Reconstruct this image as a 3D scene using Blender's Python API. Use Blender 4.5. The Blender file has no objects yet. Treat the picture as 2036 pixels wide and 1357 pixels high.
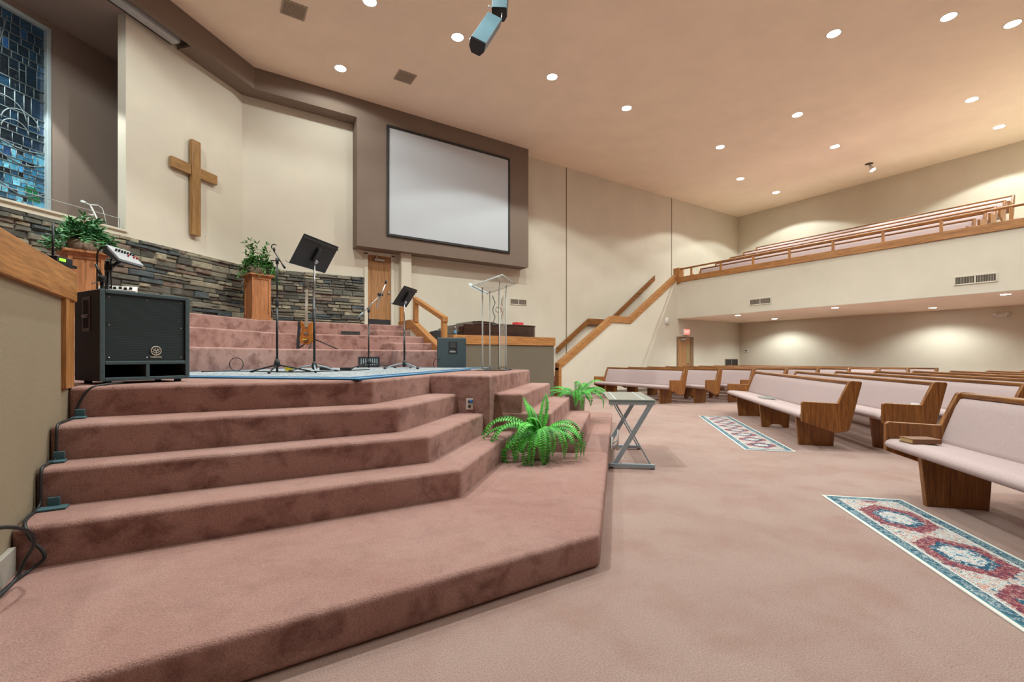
import bpy, bmesh, math, random
from mathutils import Vector, Matrix
random.seed(7)
PI = math.pi
SC = bpy.context.scene
COL = SC.collection

# ------------------------------------------------------------------ survey
# The photograph was surveyed once: lens 910 px, eye 1.18 m above the floor, horizon row 710.5.
# Room frame: x runs along the long side wall towards the balcony, y towards that wall, z up.
F, HZ, EYE = 910.0, 710.5, 1.18
A1 = math.radians(57.2)
CS, SN = math.cos(A1), math.sin(A1)          # .5417 .8406
A2 = math.radians(44.2)
E2 = (math.cos(A2), math.sin(A2))            # direction of the bevelled stage side
F2 = (E2[1], -E2[0])                         # outward (audience) normal of that side

def cam2room(X, Y):
    return (X * SN + Y * CS, -X * CS + Y * SN)
def at(px, py, z):
    """room x, y of a surveyed point that lies at height z"""
    Y = F * (EYE - z) / (py - HZ)
    return cam2room((px - 1018) / F * Y, Y)
def depth(p):
    return p[0] * CS + p[1] * SN
def col_y(px, v):
    """room x of a surveyed column on the plane y = v"""
    k = (px - 1018) / F
    Y = v / (SN - CS * k)
    return cam2room(k * Y, Y)[0]
def zz(py, x, y):
    return EYE - (py - HZ) / F * depth((x, y))
def B(n2, t2):
    """bevel frame (outwards, along) to room x, y"""
    return (n2 * F2[0] + t2 * E2[0], n2 * F2[1] + t2 * E2[1])
def toB(p):
    return (p[0] * F2[0] + p[1] * F2[1], p[0] * E2[0] + p[1] * E2[1])
def isect(n2, v):
    """point with bevel offset n2 on the line y = v"""
    return ((n2 - v * F2[1]) / F2[0], v)

# ------------------------------------------------------------------ mesh builder
class MB:
    def __init__(s):
        s.v = []; s.f = []; s.sm = []
    def add(s, vs, fs, smooth=False):
        o = len(s.v); s.v += [tuple(p) for p in vs]
        for f in fs:
            s.f.append([i + o for i in f]); s.sm.append(smooth)
        return s
    def box(s, c, d, rz=0.0, M=None):
        hx, hy, hz = d[0] / 2, d[1] / 2, d[2] / 2
        vs = [(x, y, z) for z in (-hz, hz) for x, y in ((-hx, -hy), (hx, -hy), (hx, hy), (-hx, hy))]
        if M is None:
            M = Matrix.Translation(c) @ Matrix.Rotation(rz, 4, 'Z')
        vs = [M @ Vector(p) for p in vs]
        return s.add(vs, [(3, 2, 1, 0), (4, 5, 6, 7), (0, 1, 5, 4), (1, 2, 6, 5), (2, 3, 7, 6), (3, 0, 4, 7)])
    def bb(s, x0, x1, y0, y1, z0, z1):
        return s.box(((x0 + x1) / 2, (y0 + y1) / 2, (z0 + z1) / 2), (abs(x1 - x0), abs(y1 - y0), abs(z1 - z0)))
    def bbB(s, n0, n1, t0, t1, z0, z1):
        return s.prism([B(n0, t0), B(n1, t0), B(n1, t1), B(n0, t1)], z0, z1)
    def prism(s, poly, z0, z1):
        n = len(poly)
        a = sum(poly[i][0] * poly[(i + 1) % n][1] - poly[(i + 1) % n][0] * poly[i][1] for i in range(n))
        if a < 0: poly = poly[::-1]
        vs = [(p[0], p[1], z0) for p in poly] + [(p[0], p[1], z1) for p in poly]
        fs = [tuple(range(n - 1, -1, -1)), tuple(range(n, 2 * n))]
        fs += [(i, (i + 1) % n, n + (i + 1) % n, n + i) for i in range(n)]
        return s.add(vs, fs)
    def extr(s, prof, fn, a, b):
        """closed profile [(p,q)] swept from a to b; fn(p,q,a) -> xyz"""
        n = len(prof)
        vs = [fn(p, q, a) for p, q in prof] + [fn(p, q, b) for p, q in prof]
        fs = [tuple(range(n - 1, -1, -1)), tuple(range(n, 2 * n))]
        fs += [(i, (i + 1) % n, n + (i + 1) % n, n + i) for i in range(n)]
        return s.add(vs, fs)
    def tube(s, pts, r, n=10, cap=True):
        pts = [Vector(p) for p in pts]
        rs = r if isinstance(r, (list, tuple)) else [r] * len(pts)
        t0 = (pts[1] - pts[0]).normalized()
        up = Vector((0, 0, 1)) if abs(t0.z) < .9 else Vector((1, 0, 0))
        u = t0.cross(up).normalized()
        vs = []
        for i, p in enumerate(pts):
            if i == 0: t = pts[1] - pts[0]
            elif i == len(pts) - 1: t = pts[-1] - pts[-2]
            else: t = (pts[i + 1] - p).normalized() + (p - pts[i - 1]).normalized()
            t.normalize()
            u = (u - t * u.dot(t)).normalized(); w = t.cross(u)
            for k in range(n):
                a = 2 * PI * k / n
                vs.append(p + (u * math.cos(a) + w * math.sin(a)) * rs[i])
        fs = []
        for i in range(len(pts) - 1):
            for k in range(n):
                fs.append((i * n + k, i * n + (k + 1) % n, (i + 1) * n + (k + 1) % n, (i + 1) * n + k))
        s.add(vs, fs, True)
        if cap:
            o = len(s.v) - len(vs)
            s.f.append([o + k for k in range(n - 1, -1, -1)]); s.sm.append(False)
            s.f.append([o + (len(pts) - 1) * n + k for k in range(n)]); s.sm.append(False)
        return s
    def lathe(s, prof, n=24, c=(0, 0, 0), M=None):
        vs = []
        for r, z in prof:
            for k in range(n):
                a = 2 * PI * k / n
                vs.append((c[0] + r * math.cos(a), c[1] + r * math.sin(a), c[2] + z))
        if M is not None: vs = [M @ Vector(p) for p in vs]
        fs = []
        for i in range(len(prof) - 1):
            for k in range(n):
                fs.append((i * n + k, i * n + (k + 1) % n, (i + 1) * n + (k + 1) % n, (i + 1) * n + k))
        s.add(vs, fs, True)
        o = len(s.v) - len(vs)
        if prof[0][0] > 1e-6: s.f.append([o + k for k in range(n - 1, -1, -1)]); s.sm.append(False)
        if prof[-1][0] > 1e-6: s.f.append([o + (len(prof) - 1) * n + k for k in range(n)]); s.sm.append(False)
        return s
    def mesh(s, name):
        m = bpy.data.meshes.new(name)
        m.from_pydata(s.v, [], s.f)
        for p, sm in zip(m.polygons, s.sm): p.use_smooth = sm
        m.validate()
        return m

def obj(name, mb, mat, parent=None, bevel=0, seg=2, fix=True, loc=None, smooth=False, inv=False):
    m = mb.mesh(name) if isinstance(mb, MB) else mb
    if isinstance(mb, MB):
        if fix:
            bm = bmesh.new(); bm.from_mesh(m)
            bmesh.ops.recalc_face_normals(bm, faces=bm.faces); bm.to_mesh(m); bm.free()
        m.materials.append(mat)
    if smooth:
        for p in m.polygons: p.use_smooth = True
    o = bpy.data.objects.new(name, m); COL.objects.link(o)
    if parent is not None: o.parent = parent
    if loc is not None: o.location = loc
    if bevel:
        b = o.modifiers.new('bevel', 'BEVEL'); b.width = bevel; b.segments = seg
        b.limit_method = 'ANGLE'; b.angle_limit = math.radians(40)
        b.harden_normals = False
        for p in m.polygons: p.use_smooth = True
        o.modifiers.new('wn', 'WEIGHTED_NORMAL').keep_sharp = False
    return o
def tag(o, label, cat, group=None):
    o['label'] = label; o['category'] = cat
    if group: o['group'] = group
    return o
def thing(name, label, cat, loc=(0, 0, 0), rz=0.0, group=None):
    o = bpy.data.objects.new(name, None); COL.objects.link(o)
    o.location = loc; o.rotation_euler = (0, 0, rz); o.empty_display_size = .1
    return tag(o, label, cat, group)
def struct(name, mb, mat, bevel=0, seg=2, parent=None):
    o = obj(name, mb, mat, parent, bevel, seg)
    if parent is None: o['kind'] = 'structure'
    return o

# ------------------------------------------------------------------ materials
class X:
    """tiny expression layer over shader math nodes"""
    def __init__(s, nt, sock): s.nt = nt; s.k = sock
    def _m(s, op, *a):
        n = s.nt.nodes.new('ShaderNodeMath'); n.operation = op
        for i, q in enumerate((s,) + a):
            if isinstance(q, X): s.nt.links.new(q.k, n.inputs[i])
            else: n.inputs[i].default_value = q
        return X(s.nt, n.outputs[0])
    def __add__(s, o): return s._m('ADD', o)
    def __sub__(s, o): return s._m('SUBTRACT', o)
    def __mul__(s, o): return s._m('MULTIPLY', o)
    def __truediv__(s, o): return s._m('DIVIDE', o)
    def abs(s): return s._m('ABSOLUTE')
    def lt(s, o): return s._m('LESS_THAN', o)
    def gt(s, o): return s._m('GREATER_THAN', o)
    def max(s, o): return s._m('MAXIMUM', o)
    def min(s, o): return s._m('MINIMUM', o)
    def wrap(s, a, b): return s._m('WRAP', b, a)
    def sin(s): return s._m('SINE')
    def floor(s): return s._m('FLOOR')

def newmat(name):
    m = bpy.data.materials.new(name); m.use_nodes = True
    nt = m.node_tree; b = nt.nodes['Principled BSDF']
    return m, nt, b
def noise(nt, vec, scale, detail=4, rough=.55, dist=0):
    n = nt.nodes.new('ShaderNodeTexNoise'); n.inputs['Scale'].default_value = scale
    n.inputs['Detail'].default_value = detail; n.inputs['Roughness'].default_value = rough
    n.inputs['Distortion'].default_value = dist
    if vec is not None: nt.links.new(vec, n.inputs['Vector'])
    return n.outputs['Fac']
def ramp(nt, fac, stops, interp='LINEAR'):
    r = nt.nodes.new('ShaderNodeValToRGB'); r.color_ramp.interpolation = interp
    e = r.color_ramp.elements
    while len(e) < len(stops): e.new(.5)
    for q, (p, c) in zip(e, stops):
        q.position = p; q.color = (*c, 1) if len(c) == 3 else c
    nt.links.new(fac, r.inputs[0])
    return r.outputs[0]
def mix(nt, fac, a, b, mode='MIX'):
    n = nt.nodes.new('ShaderNodeMix'); n.data_type = 'RGBA'; n.blend_type = mode
    def put(sock, q):
        if isinstance(q, X): nt.links.new(q.k, sock)
        elif isinstance(q, (tuple, list)): sock.default_value = (*q, 1)
        elif isinstance(q, (int, float)): sock.default_value = q
        else: nt.links.new(q, sock)
    put(n.inputs[0], fac); put(n.inputs[6], a); put(n.inputs[7], b)
    return n.outputs[2]
def coords(nt, kind='Object', scale=(1, 1, 1), rot=(0, 0, 0)):
    c = nt.nodes.new('ShaderNodeTexCoord'); mp = nt.nodes.new('ShaderNodeMapping')
    mp.inputs['Scale'].default_value = scale; mp.inputs['Rotation'].default_value = rot
    nt.links.new(c.outputs[kind], mp.inputs[0])
    return mp.outputs[0]
def bump(nt, b, h, strength=.3, dist=.01):
    n = nt.nodes.new('ShaderNodeBump'); n.inputs['Strength'].default_value = strength
    n.inputs['Distance'].default_value = dist
    nt.links.new(h, n.inputs['Height']); nt.links.new(n.outputs[0], b.inputs['Normal'])
def plain(name, c, rough=.5, metal=0, var=.06, vs=12, bmp=0, bs=80, spec=.5, emit=None, es=0, coat=0):
    m, nt, b = newmat(name)
    v = coords(nt)
    f = noise(nt, v, vs, 3)
    lo = tuple(max(0, q * (1 - var)) for q in c); hi = tuple(min(1, q * (1 + var)) for q in c)
    nt.links.new(ramp(nt, f, [(.3, lo), (.7, hi)]), b.inputs['Base Color'])
    b.inputs['Roughness'].default_value = rough; b.inputs['Metallic'].default_value = metal
    b.inputs['Specular IOR Level'].default_value = spec
    b.inputs['Coat Weight'].default_value = coat
    if bmp: bump(nt, b, noise(nt, v, bs, 2), bmp, .004)
    if emit:
        b.inputs['Emission Color'].default_value = (*emit, 1); b.inputs['Emission Strength'].default_value = es
    return m
def wood(name, lo, mid, hi, grain='x', fine=1.0, rough=.42, coat=.06):
    m, nt, b = newmat(name)
    sc = {'x': (1.2, 14, 14), 'y': (14, 1.2, 14), 'z': (14, 14, 1.2)}[grain]
    v = coords(nt, 'Object', tuple(q * fine for q in sc))
    f1 = noise(nt, v, 1.1, 5, .62, 1.4)
    sc2 = {'x': (5, 120, 120), 'y': (120, 5, 120), 'z': (120, 120, 5)}[grain]
    f2 = noise(nt, coords(nt, 'Object', tuple(q * fine for q in sc2)), 1.0, 2, .5)
    c1 = ramp(nt, f1, [(.28, lo), (.48, mid), (.72, hi)])
    c2 = ramp(nt, f2, [(.36, (.55, .55, .55)), (.6, (1, 1, 1))])
    nt.links.new(mix(nt, .75, c1, c2, 'MULTIPLY'), b.inputs['Base Color'])
    b.inputs['Roughness'].default_value = rough; b.inputs['Coat Weight'].default_value = coat
    b.inputs['Coat Roughness'].default_value = .25
    bump(nt, b, f2, .12, .002)
    return m
def wallpaint(name, c, rough=.85):
    m, nt, b = newmat(name)
    v = coords(nt)
    f = noise(nt, v, 1.3, 4, .6)
    nt.links.new(ramp(nt, f, [(.3, tuple(q * .96 for q in c)), (.7, tuple(q * 1.03 for q in c))]), b.inputs['Base Color'])
    b.inputs['Roughness'].default_value = rough; b.inputs['Specular IOR Level'].default_value = .25
    bump(nt, b, noise(nt, v, 55, 3, .6), .25, .004)
    return m
def carpet(name, lo, mid, hi, blot, bl=.6, sheen=.35, bs=5.5, walk=.72):
    m, nt, b = newmat(name)
    v = coords(nt)
    f = noise(nt, v, 1.4, 5, .6, .15)
    c = ramp(nt, f, [(.28, lo), (.5, mid), (.72, hi)])
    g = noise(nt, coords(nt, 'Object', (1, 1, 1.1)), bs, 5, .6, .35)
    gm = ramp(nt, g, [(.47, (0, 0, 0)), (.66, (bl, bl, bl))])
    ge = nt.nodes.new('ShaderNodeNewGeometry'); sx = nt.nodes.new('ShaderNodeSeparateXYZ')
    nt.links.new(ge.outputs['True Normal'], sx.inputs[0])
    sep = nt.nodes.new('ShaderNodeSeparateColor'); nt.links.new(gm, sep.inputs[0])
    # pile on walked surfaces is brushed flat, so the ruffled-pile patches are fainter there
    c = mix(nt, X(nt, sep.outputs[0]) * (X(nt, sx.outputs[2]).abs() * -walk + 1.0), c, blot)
    fib = noise(nt, v, 150, 3, .7)
    c = mix(nt, .7, c, ramp(nt, fib, [(.3, (.5, .5, .5)), (.62, (1.12, 1.12, 1.12))]), 'MULTIPLY')
    nt.links.new(c, b.inputs['Base Color'])
    b.inputs['Roughness'].default_value = 1; b.inputs['Specular IOR Level'].default_value = .1
    b.inputs['Sheen Weight'].default_value = sheen; b.inputs['Sheen Roughness'].default_value = .5
    b.inputs['Sheen Tint'].default_value = (.95, .72, .64, 1)
    bump(nt, b, fib, .8, .012)
    return m
M_WALL = wallpaint('wall_cream', (.66, .605, .505))
M_WALLD = wallpaint('wall_tan', (.275, .22, .15))
M_WALLB = wallpaint('wall_divider_brown', (.155, .13, .095))
M_ACC = wallpaint('accent_brown', (.21, .158, .125))
M_NICHE = wallpaint('niche_brown', (.34, .265, .225))
M_CEIL = wallpaint('ceiling_paint', (.90, .75, .60))
M_SEAM = plain('seam_dark', (.24, .18, .125), .8)
M_FLOOR = carpet('floor_carpet', (.415, .275, .24), (.455, .32, .28), (.485, .35, .31), (.34, .165, .135), .30, .35, 2.6, 0.0)
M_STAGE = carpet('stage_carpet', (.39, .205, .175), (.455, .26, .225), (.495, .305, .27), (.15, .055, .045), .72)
M_OAK = wood('oak_trim', (.29, .115, .030), (.45, .195, .058), (.55, .265, .088), 'x')
M_OAKY = wood('oak_trim_y', (.29, .115, .030), (.45, .195, .058), (.55, .265, .088), 'y')
M_OAKZ = wood('oak_trim_z', (.29, .115, .030), (.45, .195, .058), (.55, .265, .088), 'z')
M_OAKP = wood('oak_pew', (.105, .034, .007), (.28, .102, .020), (.43, .185, .045), 'z')
M_OAKPX = wood('oak_pew_rail', (.105, .034, .007), (.26, .095, .020), (.39, .165, .042), 'x')
M_DOOR = wood('door_veneer', (.30, .135, .05), (.42, .205, .08), (.48, .25, .105), 'z', .6)
M_CHERRY = wood('cherry', (.36, .13, .045), (.46, .185, .07), (.54, .24, .10), 'z', .8)
M_MAHOG = wood('mahogany', (.022, .008, .005), (.04, .014, .008), (.065, .024, .013), 'x', .8, .22, .6)
M_CROSS = wood('cross_timber', (.22, .105, .03), (.37, .195, .065), (.47, .27, .10), 'z')
M_CROSSX = wood('cross_timber_x', (.22, .105, .03), (.37, .195, .065), (.47, .27, .10), 'x')
M_FAB = plain('pew_fabric', (.47, .37, .365), .95, var=.10, vs=160, bmp=.25, bs=420, spec=.15)
M_BLACK = plain('black_metal', (.012, .012, .013), .42)
M_BLKP = plain('black_plastic', (.018, .018, .02), .55)
M_STEEL = plain('steel', (.55, .55, .56), .28, .9)
M_CHROME = plain('chrome', (.75, .75, .76), .15, 1)
M_GREY = plain('grey_metal', (.34, .43, .49), .45, .1)
M_WHITE = plain('white_paint', (.72, .70, .66), .5)
M_SCREEN = plain('screen_cloth', (.50, .53, .57), .8, var=.015, vs=1)
M_VENT = plain('vent_paint', (.36, .29, .22), .6)
M_VENTD = plain('vent_dark', (.05, .045, .04), .7)
M_LAMP = plain('lamp_lens', (1, 1, 1), .4, emit=(1, .985, .95), es=45)
M_TRIMW = plain('lamp_trim', (.8, .77, .72), .5)
M_CABLE = plain('cable_rubber', (.012, .014, .016), .5)
M_TAPE = plain('teal_tape', (.05, .115, .14), .6)

def acrylic(name, tint=(1, 1, 1), rough=.02, ior=1.2):
    m, nt, b = newmat(name)
    b.inputs['Base Color'].default_value = (*tint, 1)
    b.inputs['Roughness'].default_value = rough
    b.inputs['Transmission Weight'].default_value = 1
    b.inputs['IOR'].default_value = ior
    return m
M_ACR = acrylic('clear_acrylic')
M_ACRE = bpy.data.materials.new('acrylic_edge'); M_ACRE.use_nodes = True
_n = M_ACRE.node_tree; _o = _n.nodes['Material Output']; _n.nodes.remove(_n.nodes['Principled BSDF'])
_a = _n.nodes.new('ShaderNodeBsdfTranslucent'); _d = _n.nodes.new('ShaderNodeBsdfDiffuse'); _x = _n.nodes.new('ShaderNodeAddShader')
_a.inputs[0].default_value = (.55, .58, .58, 1); _d.inputs[0].default_value = (.42, .44, .44, 1)
_n.links.new(_a.outputs[0], _x.inputs[0]); _n.links.new(_d.outputs[0], _x.inputs[1]); _n.links.new(_x.outputs[0], _o.inputs[0])

# ------------------------------------------------------------------ camera
cam = bpy.data.cameras.new('camera'); cam_o = bpy.data.objects.new('camera', cam); COL.objects.link(cam_o)
cam.sensor_fit = 'HORIZONTAL'; cam.sensor_width = 36; cam.lens = F / 2036 * 36
cam.shift_y = (HZ - 678.5) / 2036
cam_o.location = (0, 0, EYE); cam_o.rotation_euler = (PI / 2, 0, math.radians(57.2 - 90))
cam.clip_start = .05; cam.clip_end = 200
SC.camera = cam_o

# ------------------------------------------------------------------ room shell
CZ = 7.64                                     # ceiling
W = 12.1                                      # long side wall
NB = -8.34                                    # cross wall
struct('floor', MB().bb(-9, 20.6, -9, 12.3, -.12, 0), M_FLOOR)
struct('ceiling', MB().bb(-9.2, 20.6, -9.2, 12.4, CZ, CZ + .15), M_CEIL)
xc = isect(NB, W)[0]
# long wall with a door opening behind the choir risers
DX0, DX1, DZ0, DZ1 = 3.27, 3.965, 1.99, 3.905
w = MB()
w.bb(xc - .4, DX0, W, W + .16, 0, CZ); w.bb(DX1, 20.36, W, W + .16, 0, CZ)
w.bb(DX0, DX1, W, W + .16, DZ1, CZ); w.bb(DX0, DX1, W, W + .16, 0, DZ0)
struct('wall_side', w, M_WALL)
struct('wall_back', MB().bb(20.2, 20.36, -9, W, 2.7, CZ), M_WALL)
struct('wall_back_lower', MB().bb(18.06, 18.2, -9, 12.1, 0, 2.6), M_WALL)
struct('wall_far_right', MB().bb(-9, 20.4, -9.16, -9, 0, CZ), M_ACC)
struct('wall_far_left', MB().bb(-9.16, -9, -9, 9, 0, CZ), M_ACC)
# wall that carries the cross, and the low wall under the baptistry opening
cw = MB()
TE = 6.25                                     # where the opening starts
tcorner = toB((xc, W))[1]
cw.bbB(NB - .18, NB, TE, tcorner + .3, 0, 7.5)
struct('wall_cross', cw, M_WALL)
LEDGE = 3.387
struct('wall_baptistry_front', MB().bbB(NB - .18, NB, -3, TE, 0, LEDGE), M_WALL)
NBK = -9.9
nw = MB()
WT0, WT1, WZ0, WZ1 = 3.0, 6.13, 3.0, 7.06
nw.bbB(NBK - .15, NBK, WT1, 9.2, 0, 7.3); nw.bbB(NBK - .15, NBK, -3, WT0, 0, 7.3)
nw.bbB(NBK - .15, NBK, WT0, WT1, 0, WZ0); nw.bbB(NBK - .15, NBK, WT0, WT1, WZ1, 7.3)
nw.bbB(NBK, NB - .18, tcorner, tcorner + .15, 0, 7.3)
struct('wall_baptistry', nw, M_NICHE)
struct('floor_baptistry', MB().bbB(NBK, NB - .18, -3, 9, 2.4, 2.5), M_NICHE)
struct('ceiling_baptistry', MB().bbB(NBK - .1, NB - .0, -3, 9.2, 7.18, 7.3), M_NICHE)
# dropped fascia with its soffit, running into the screen bulkhead
FB = 11.675; FBN = -7.885; FZ = 7.16
fc = isect(FBN, FB); t_fc = toB(fc)[1]
fs = MB()
fs.prism([fc, (2.93, FB), (2.93, FB + .09), isect(FBN - .09, FB + .09)], FZ, CZ)
fs.prism([fc, B(FBN, -3), B(FBN - .09, -3), isect(FBN - .09, FB + .09)], FZ, CZ)
# soffit boards (slot left open for the rolled-up screen case)
fs.prism([isect(FBN - .09, FB + .09), (2.93, FB + .09), (2.93, W), isect(NB, W)], FZ + .001, FZ + .05)
tn = 7.2
fs.prism([isect(FBN - .09, FB + .09), isect(NB, W), B(NB, tn), B(FBN - .09, tn)], FZ + .001, FZ + .05)
fs.bbB(-8.0, FBN - .09, -3, tn, FZ + .001, FZ + .05)
struct('trim_fascia', fs, M_ACC)
struct('wall_bulkhead', MB().bb(2.93, 8.13, FB, W - .002, 3.962, CZ), M_ACC)
# seams of the wall covering
for i, x in enumerate((10.0, 15.5)):
    struct('trim_%d' % (i + 2), MB().bb(x - .016, x + .016, W - .012, W + .01, .9 if i else 1.2, CZ), M_SEAM)

# balcony
BX = 14.1; SOF = 2.585
bal = MB()
bal.bb(BX, 18.06, -9, 10.754, SOF, SOF + .3)
bal.bb(BX, BX + .16, -9, 10.754, SOF + .3, 3.9)
bal.bb(18.06, 20.2, -9, 10.754, 2.6, 3.0)
for k in range(6):
    x0 = BX + .16 if k == 0 else 14.72 + .95 * k
    bal.bb(x0, 20.2, -9, 12.1, (2.9 if k == 0 else 3.5), 3.61 + .328 * k - (.002 if k else 0))
struct('wall_balcony_front', bal, M_WALL)
struct('ceiling_under_balcony', MB().bb(BX + .01, 18.06, -9, 10.75, SOF - .012, SOF - .002), M_CEIL)
struct('floor_balcony', MB().bb(BX + .16, 14.72 + .95, -9, 12.08, 3.612, 3.63), M_FLOOR)

# stair enclosure wall (solid knee wall) and stairs behind it
SV = 10.754
sw = MB()
prof = [(8.66, 0), (18.06, 0), (18.06, SOF), (BX, SOF), (BX, 4.05), (11.66, 2.33), (10.80, 2.33), (8.66, .86)]
sw.extr(prof, lambda p, q, a: (p, a, q), SV, SV + .12)
struct('wall_stair', sw, M_WALL)
st = MB()
for k in range(11): st.bb(8.7 + .2 * k, 8.7 + .2 * (k + 1) + .02, SV + .12, W - .001, 0, .14 * (k + 1))
st.bb(10.9, 11.7, SV + .12, W - .001, 0, 1.58)
for k in range(8): st.bb(12.1 + .25 * k, 12.37 + .25 * k, SV + .12, W - .001, 0, 1.58 + .165 * (k + 1))
st.bb(11.6, 12.2, SV + .12, W - .001, 0, 1.58)
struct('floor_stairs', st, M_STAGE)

# ------------------------------------------------------------------ carpeted stage
ZS = [.188, .388, .589, .79, .99]
stage = bpy.data.objects.new('floor_stage', None); COL.objects.link(stage)
stage['kind'] = 'structure'
NOSE = .03
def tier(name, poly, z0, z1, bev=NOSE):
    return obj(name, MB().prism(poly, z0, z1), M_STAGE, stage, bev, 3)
tier('base_platform', [(-6, 1.96), (1.805, 1.89), B(-.095, 8.4), B(-1.2, 8.4), B(-1.2, 6.0), (-1, 6), (-6, 6)], 0, ZS[0])
vl = [3.017, 3.361, 3.597, 3.99]
cr = [(1.446, 2.913), (1.34, 3.227), (1.21, 3.52), (1.09, 3.83)]
rn = [-1.08, -1.365, -1.66, -1.965]
for k in range(4):
    tb = 4.63 if k == 3 else 4.95
    poly = [(-.8, vl[k]), cr[k], B(rn[k], tb), B(-3, tb), (-.8, 6.0)]
    if k == 3:
        poly = [(-.8, vl[3]), (-.8 - .0, vl[3] + .25), (-4, 4.25), (-7, 9), (-2.5, 12.0), (3.97, 12.0), (3.97, 8.5), B(-2.6, 6.8), B(-2.6, 4.75), B(rn[3], 4.75), cr[3]]
        poly = poly[::-1]
        tier('stage_deck', poly, .1, ZS[4])
    else:
        tier('step', poly, .05, ZS[k + 1])
T0, T1 = 4.6, 6.85
for k, n in enumerate((-1.30, -.99, -.69, -.39)):
    tier('stage_deck' if k == 0 else 'step', [B(-2.9, T0 + (.19 if k else 0) - .01 * k), B(n, T0 + (.19 if k else 0) - .01 * k), B(n, T1 - .002 * k), B(-2.9, T1 - .002 * k)], .05, (.9905, .79, .589, .388)[k])
# choir risers
TZ = (1.31, 1.63, 1.955)
TN = (-5.1, -6.1, -7.25)
TV = (8.0, 9.55, 10.85)
for k in range(3):
    c = isect(TN[k], TV[k])
    tier('choir_riser', [c, (3.85, TV[k]), (3.85, W - .01), isect(NB + .02, W - .01), B(NB + .02, -1), B(TN[k], -1)], .5, TZ[k])
tier('choir_step', [(2.62, 7.72), (3.85, 7.72), (3.85, 8.3), (2.62, 8.3)], .9, 1.302)
tier('choir_step', [(2.92, 9.1), (3.85, 9.1), (3.85, 9.8), (2.92, 9.8)], 1.2, 1.475)
tier('choir_step', [(3.05, 10.45), (3.85, 10.45), (3.85, 11), (3.05, 11)], 1.5, 1.80)
# raised floor for the piano
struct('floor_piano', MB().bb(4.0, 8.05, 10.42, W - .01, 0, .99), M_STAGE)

# low dividing wall with oak cap in front of the piano
HV = 10.3
struct('wall_divider', MB().bb(4.95, 8.05, HV, HV + .12, 0, 1.73).bb(4.95, 5.07, HV + .12, HV + .7, 0, 1.73), M_WALLB)
struct('trim_4', MB().bb(4.9, 8.09, HV - .03, HV + .15, 1.50, 1.735).bb(4.9, 5.1, HV + .15, HV + .72, 1.50, 1.735), M_OAK, .006)
# left knee wall with its deep oak cap and end board
struct('wall_knee_left', MB().bb(-.95, -.8, .3, 4.06, 0, 1.71), M_WALLD)
kt = MB().bb(-.98, -.772, .3, 4.08, 1.54, 1.733)
struct('trim_5', kt, M_OAKY, .006)
struct('trim_6', MB().bb(-.965, -.785, 3.86, 4.07, .98, 1.545).bb(-.97, -.776, 3.84, 3.92, .985, 1.545), M_OAKZ, .004)
struct('baseboard_left', MB().bb(-.8, -.775, .3, 3.0, .188, .31), plain('baseboard_grey', (.34, .31, .27), .6), .004)
struct('baseboard_stair', MB().bb(8.66, BX + .2, SV - .018, SV, 0, .10).bb(15.1, 18.06, SV - .018, SV, 0, .10), plain('baseboard_brown', (.20, .165, .13), .6))

# stair rails
def raking(path, y0, y1, h, name, mat):
    mb = MB()
    for (xa, za), (xb, zb) in zip(path[:-1], path[1:]):
        mb.extr([(xa, za), (xb, zb), (xb, zb - h), (xa, za - h)], lambda p, q, a: (p, a, q), y0, y1)
    return mb
kn = raking([(8.57, 1.0), (10.80, 2.525), (11.66, 2.525), (BX + .02, 4.245)], SV - .03, SV + .15, .22, 'k', M_OAK)
kn.bb(8.57, 8.68, SV - .028, SV + .148, 0, .86)
struct('trim_7', kn, M_OAK, .005)
wr = thing('wall_handrail', 'long oak board handrail climbing the wall above the stairs', 'handrail')
obj('rail_board', raking([(9.5, 1.50), (10.9, 2.53), (11.9, 2.53), (14.36, 4.37)], 11.98, 12.03, .2, 'w', M_OAKPX), M_OAKPX, wr, .004)
for x, z in ((10.2, 1.9), (11.4, 2.42), (13, 3.2), (14.1, 4.02)): obj('bracket', MB().bb(x - .02, x + .02, 12.02, 12.1, z - .06, z - .02), M_STEEL, wr)

# balcony fascia, rail, newel
bf = thing('balcony_railing', 'long oak railing with deep fascia along the balcony front', 'railing')
obj('fascia', MB().bb(BX - .03, BX + .19, -9, SV - .05, 3.89, 4.08), M_OAKY, bf, .005)
obj('handrail', MB().tube([(BX + .05, SV - .06, 4.375), (BX + .05, -9, 4.375)], .03, 12), M_OAKY, bf)
pv = [10.207, 9.083, 7.98, 6.893, 5.761, 4.645, 3.538, 2.422, 1.3, .2, -.9]
for v in pv: obj('baluster', MB().bb(BX + .025, BX + .075, v - .03, v + .03, 4.07, 4.36), M_OAKZ, bf, .004)
obj('newel', MB().bb(BX - .05, BX + .2, SV - .12, SV + .14, 3.85, 4.42), M_OAKZ, bf, .008)

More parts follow.
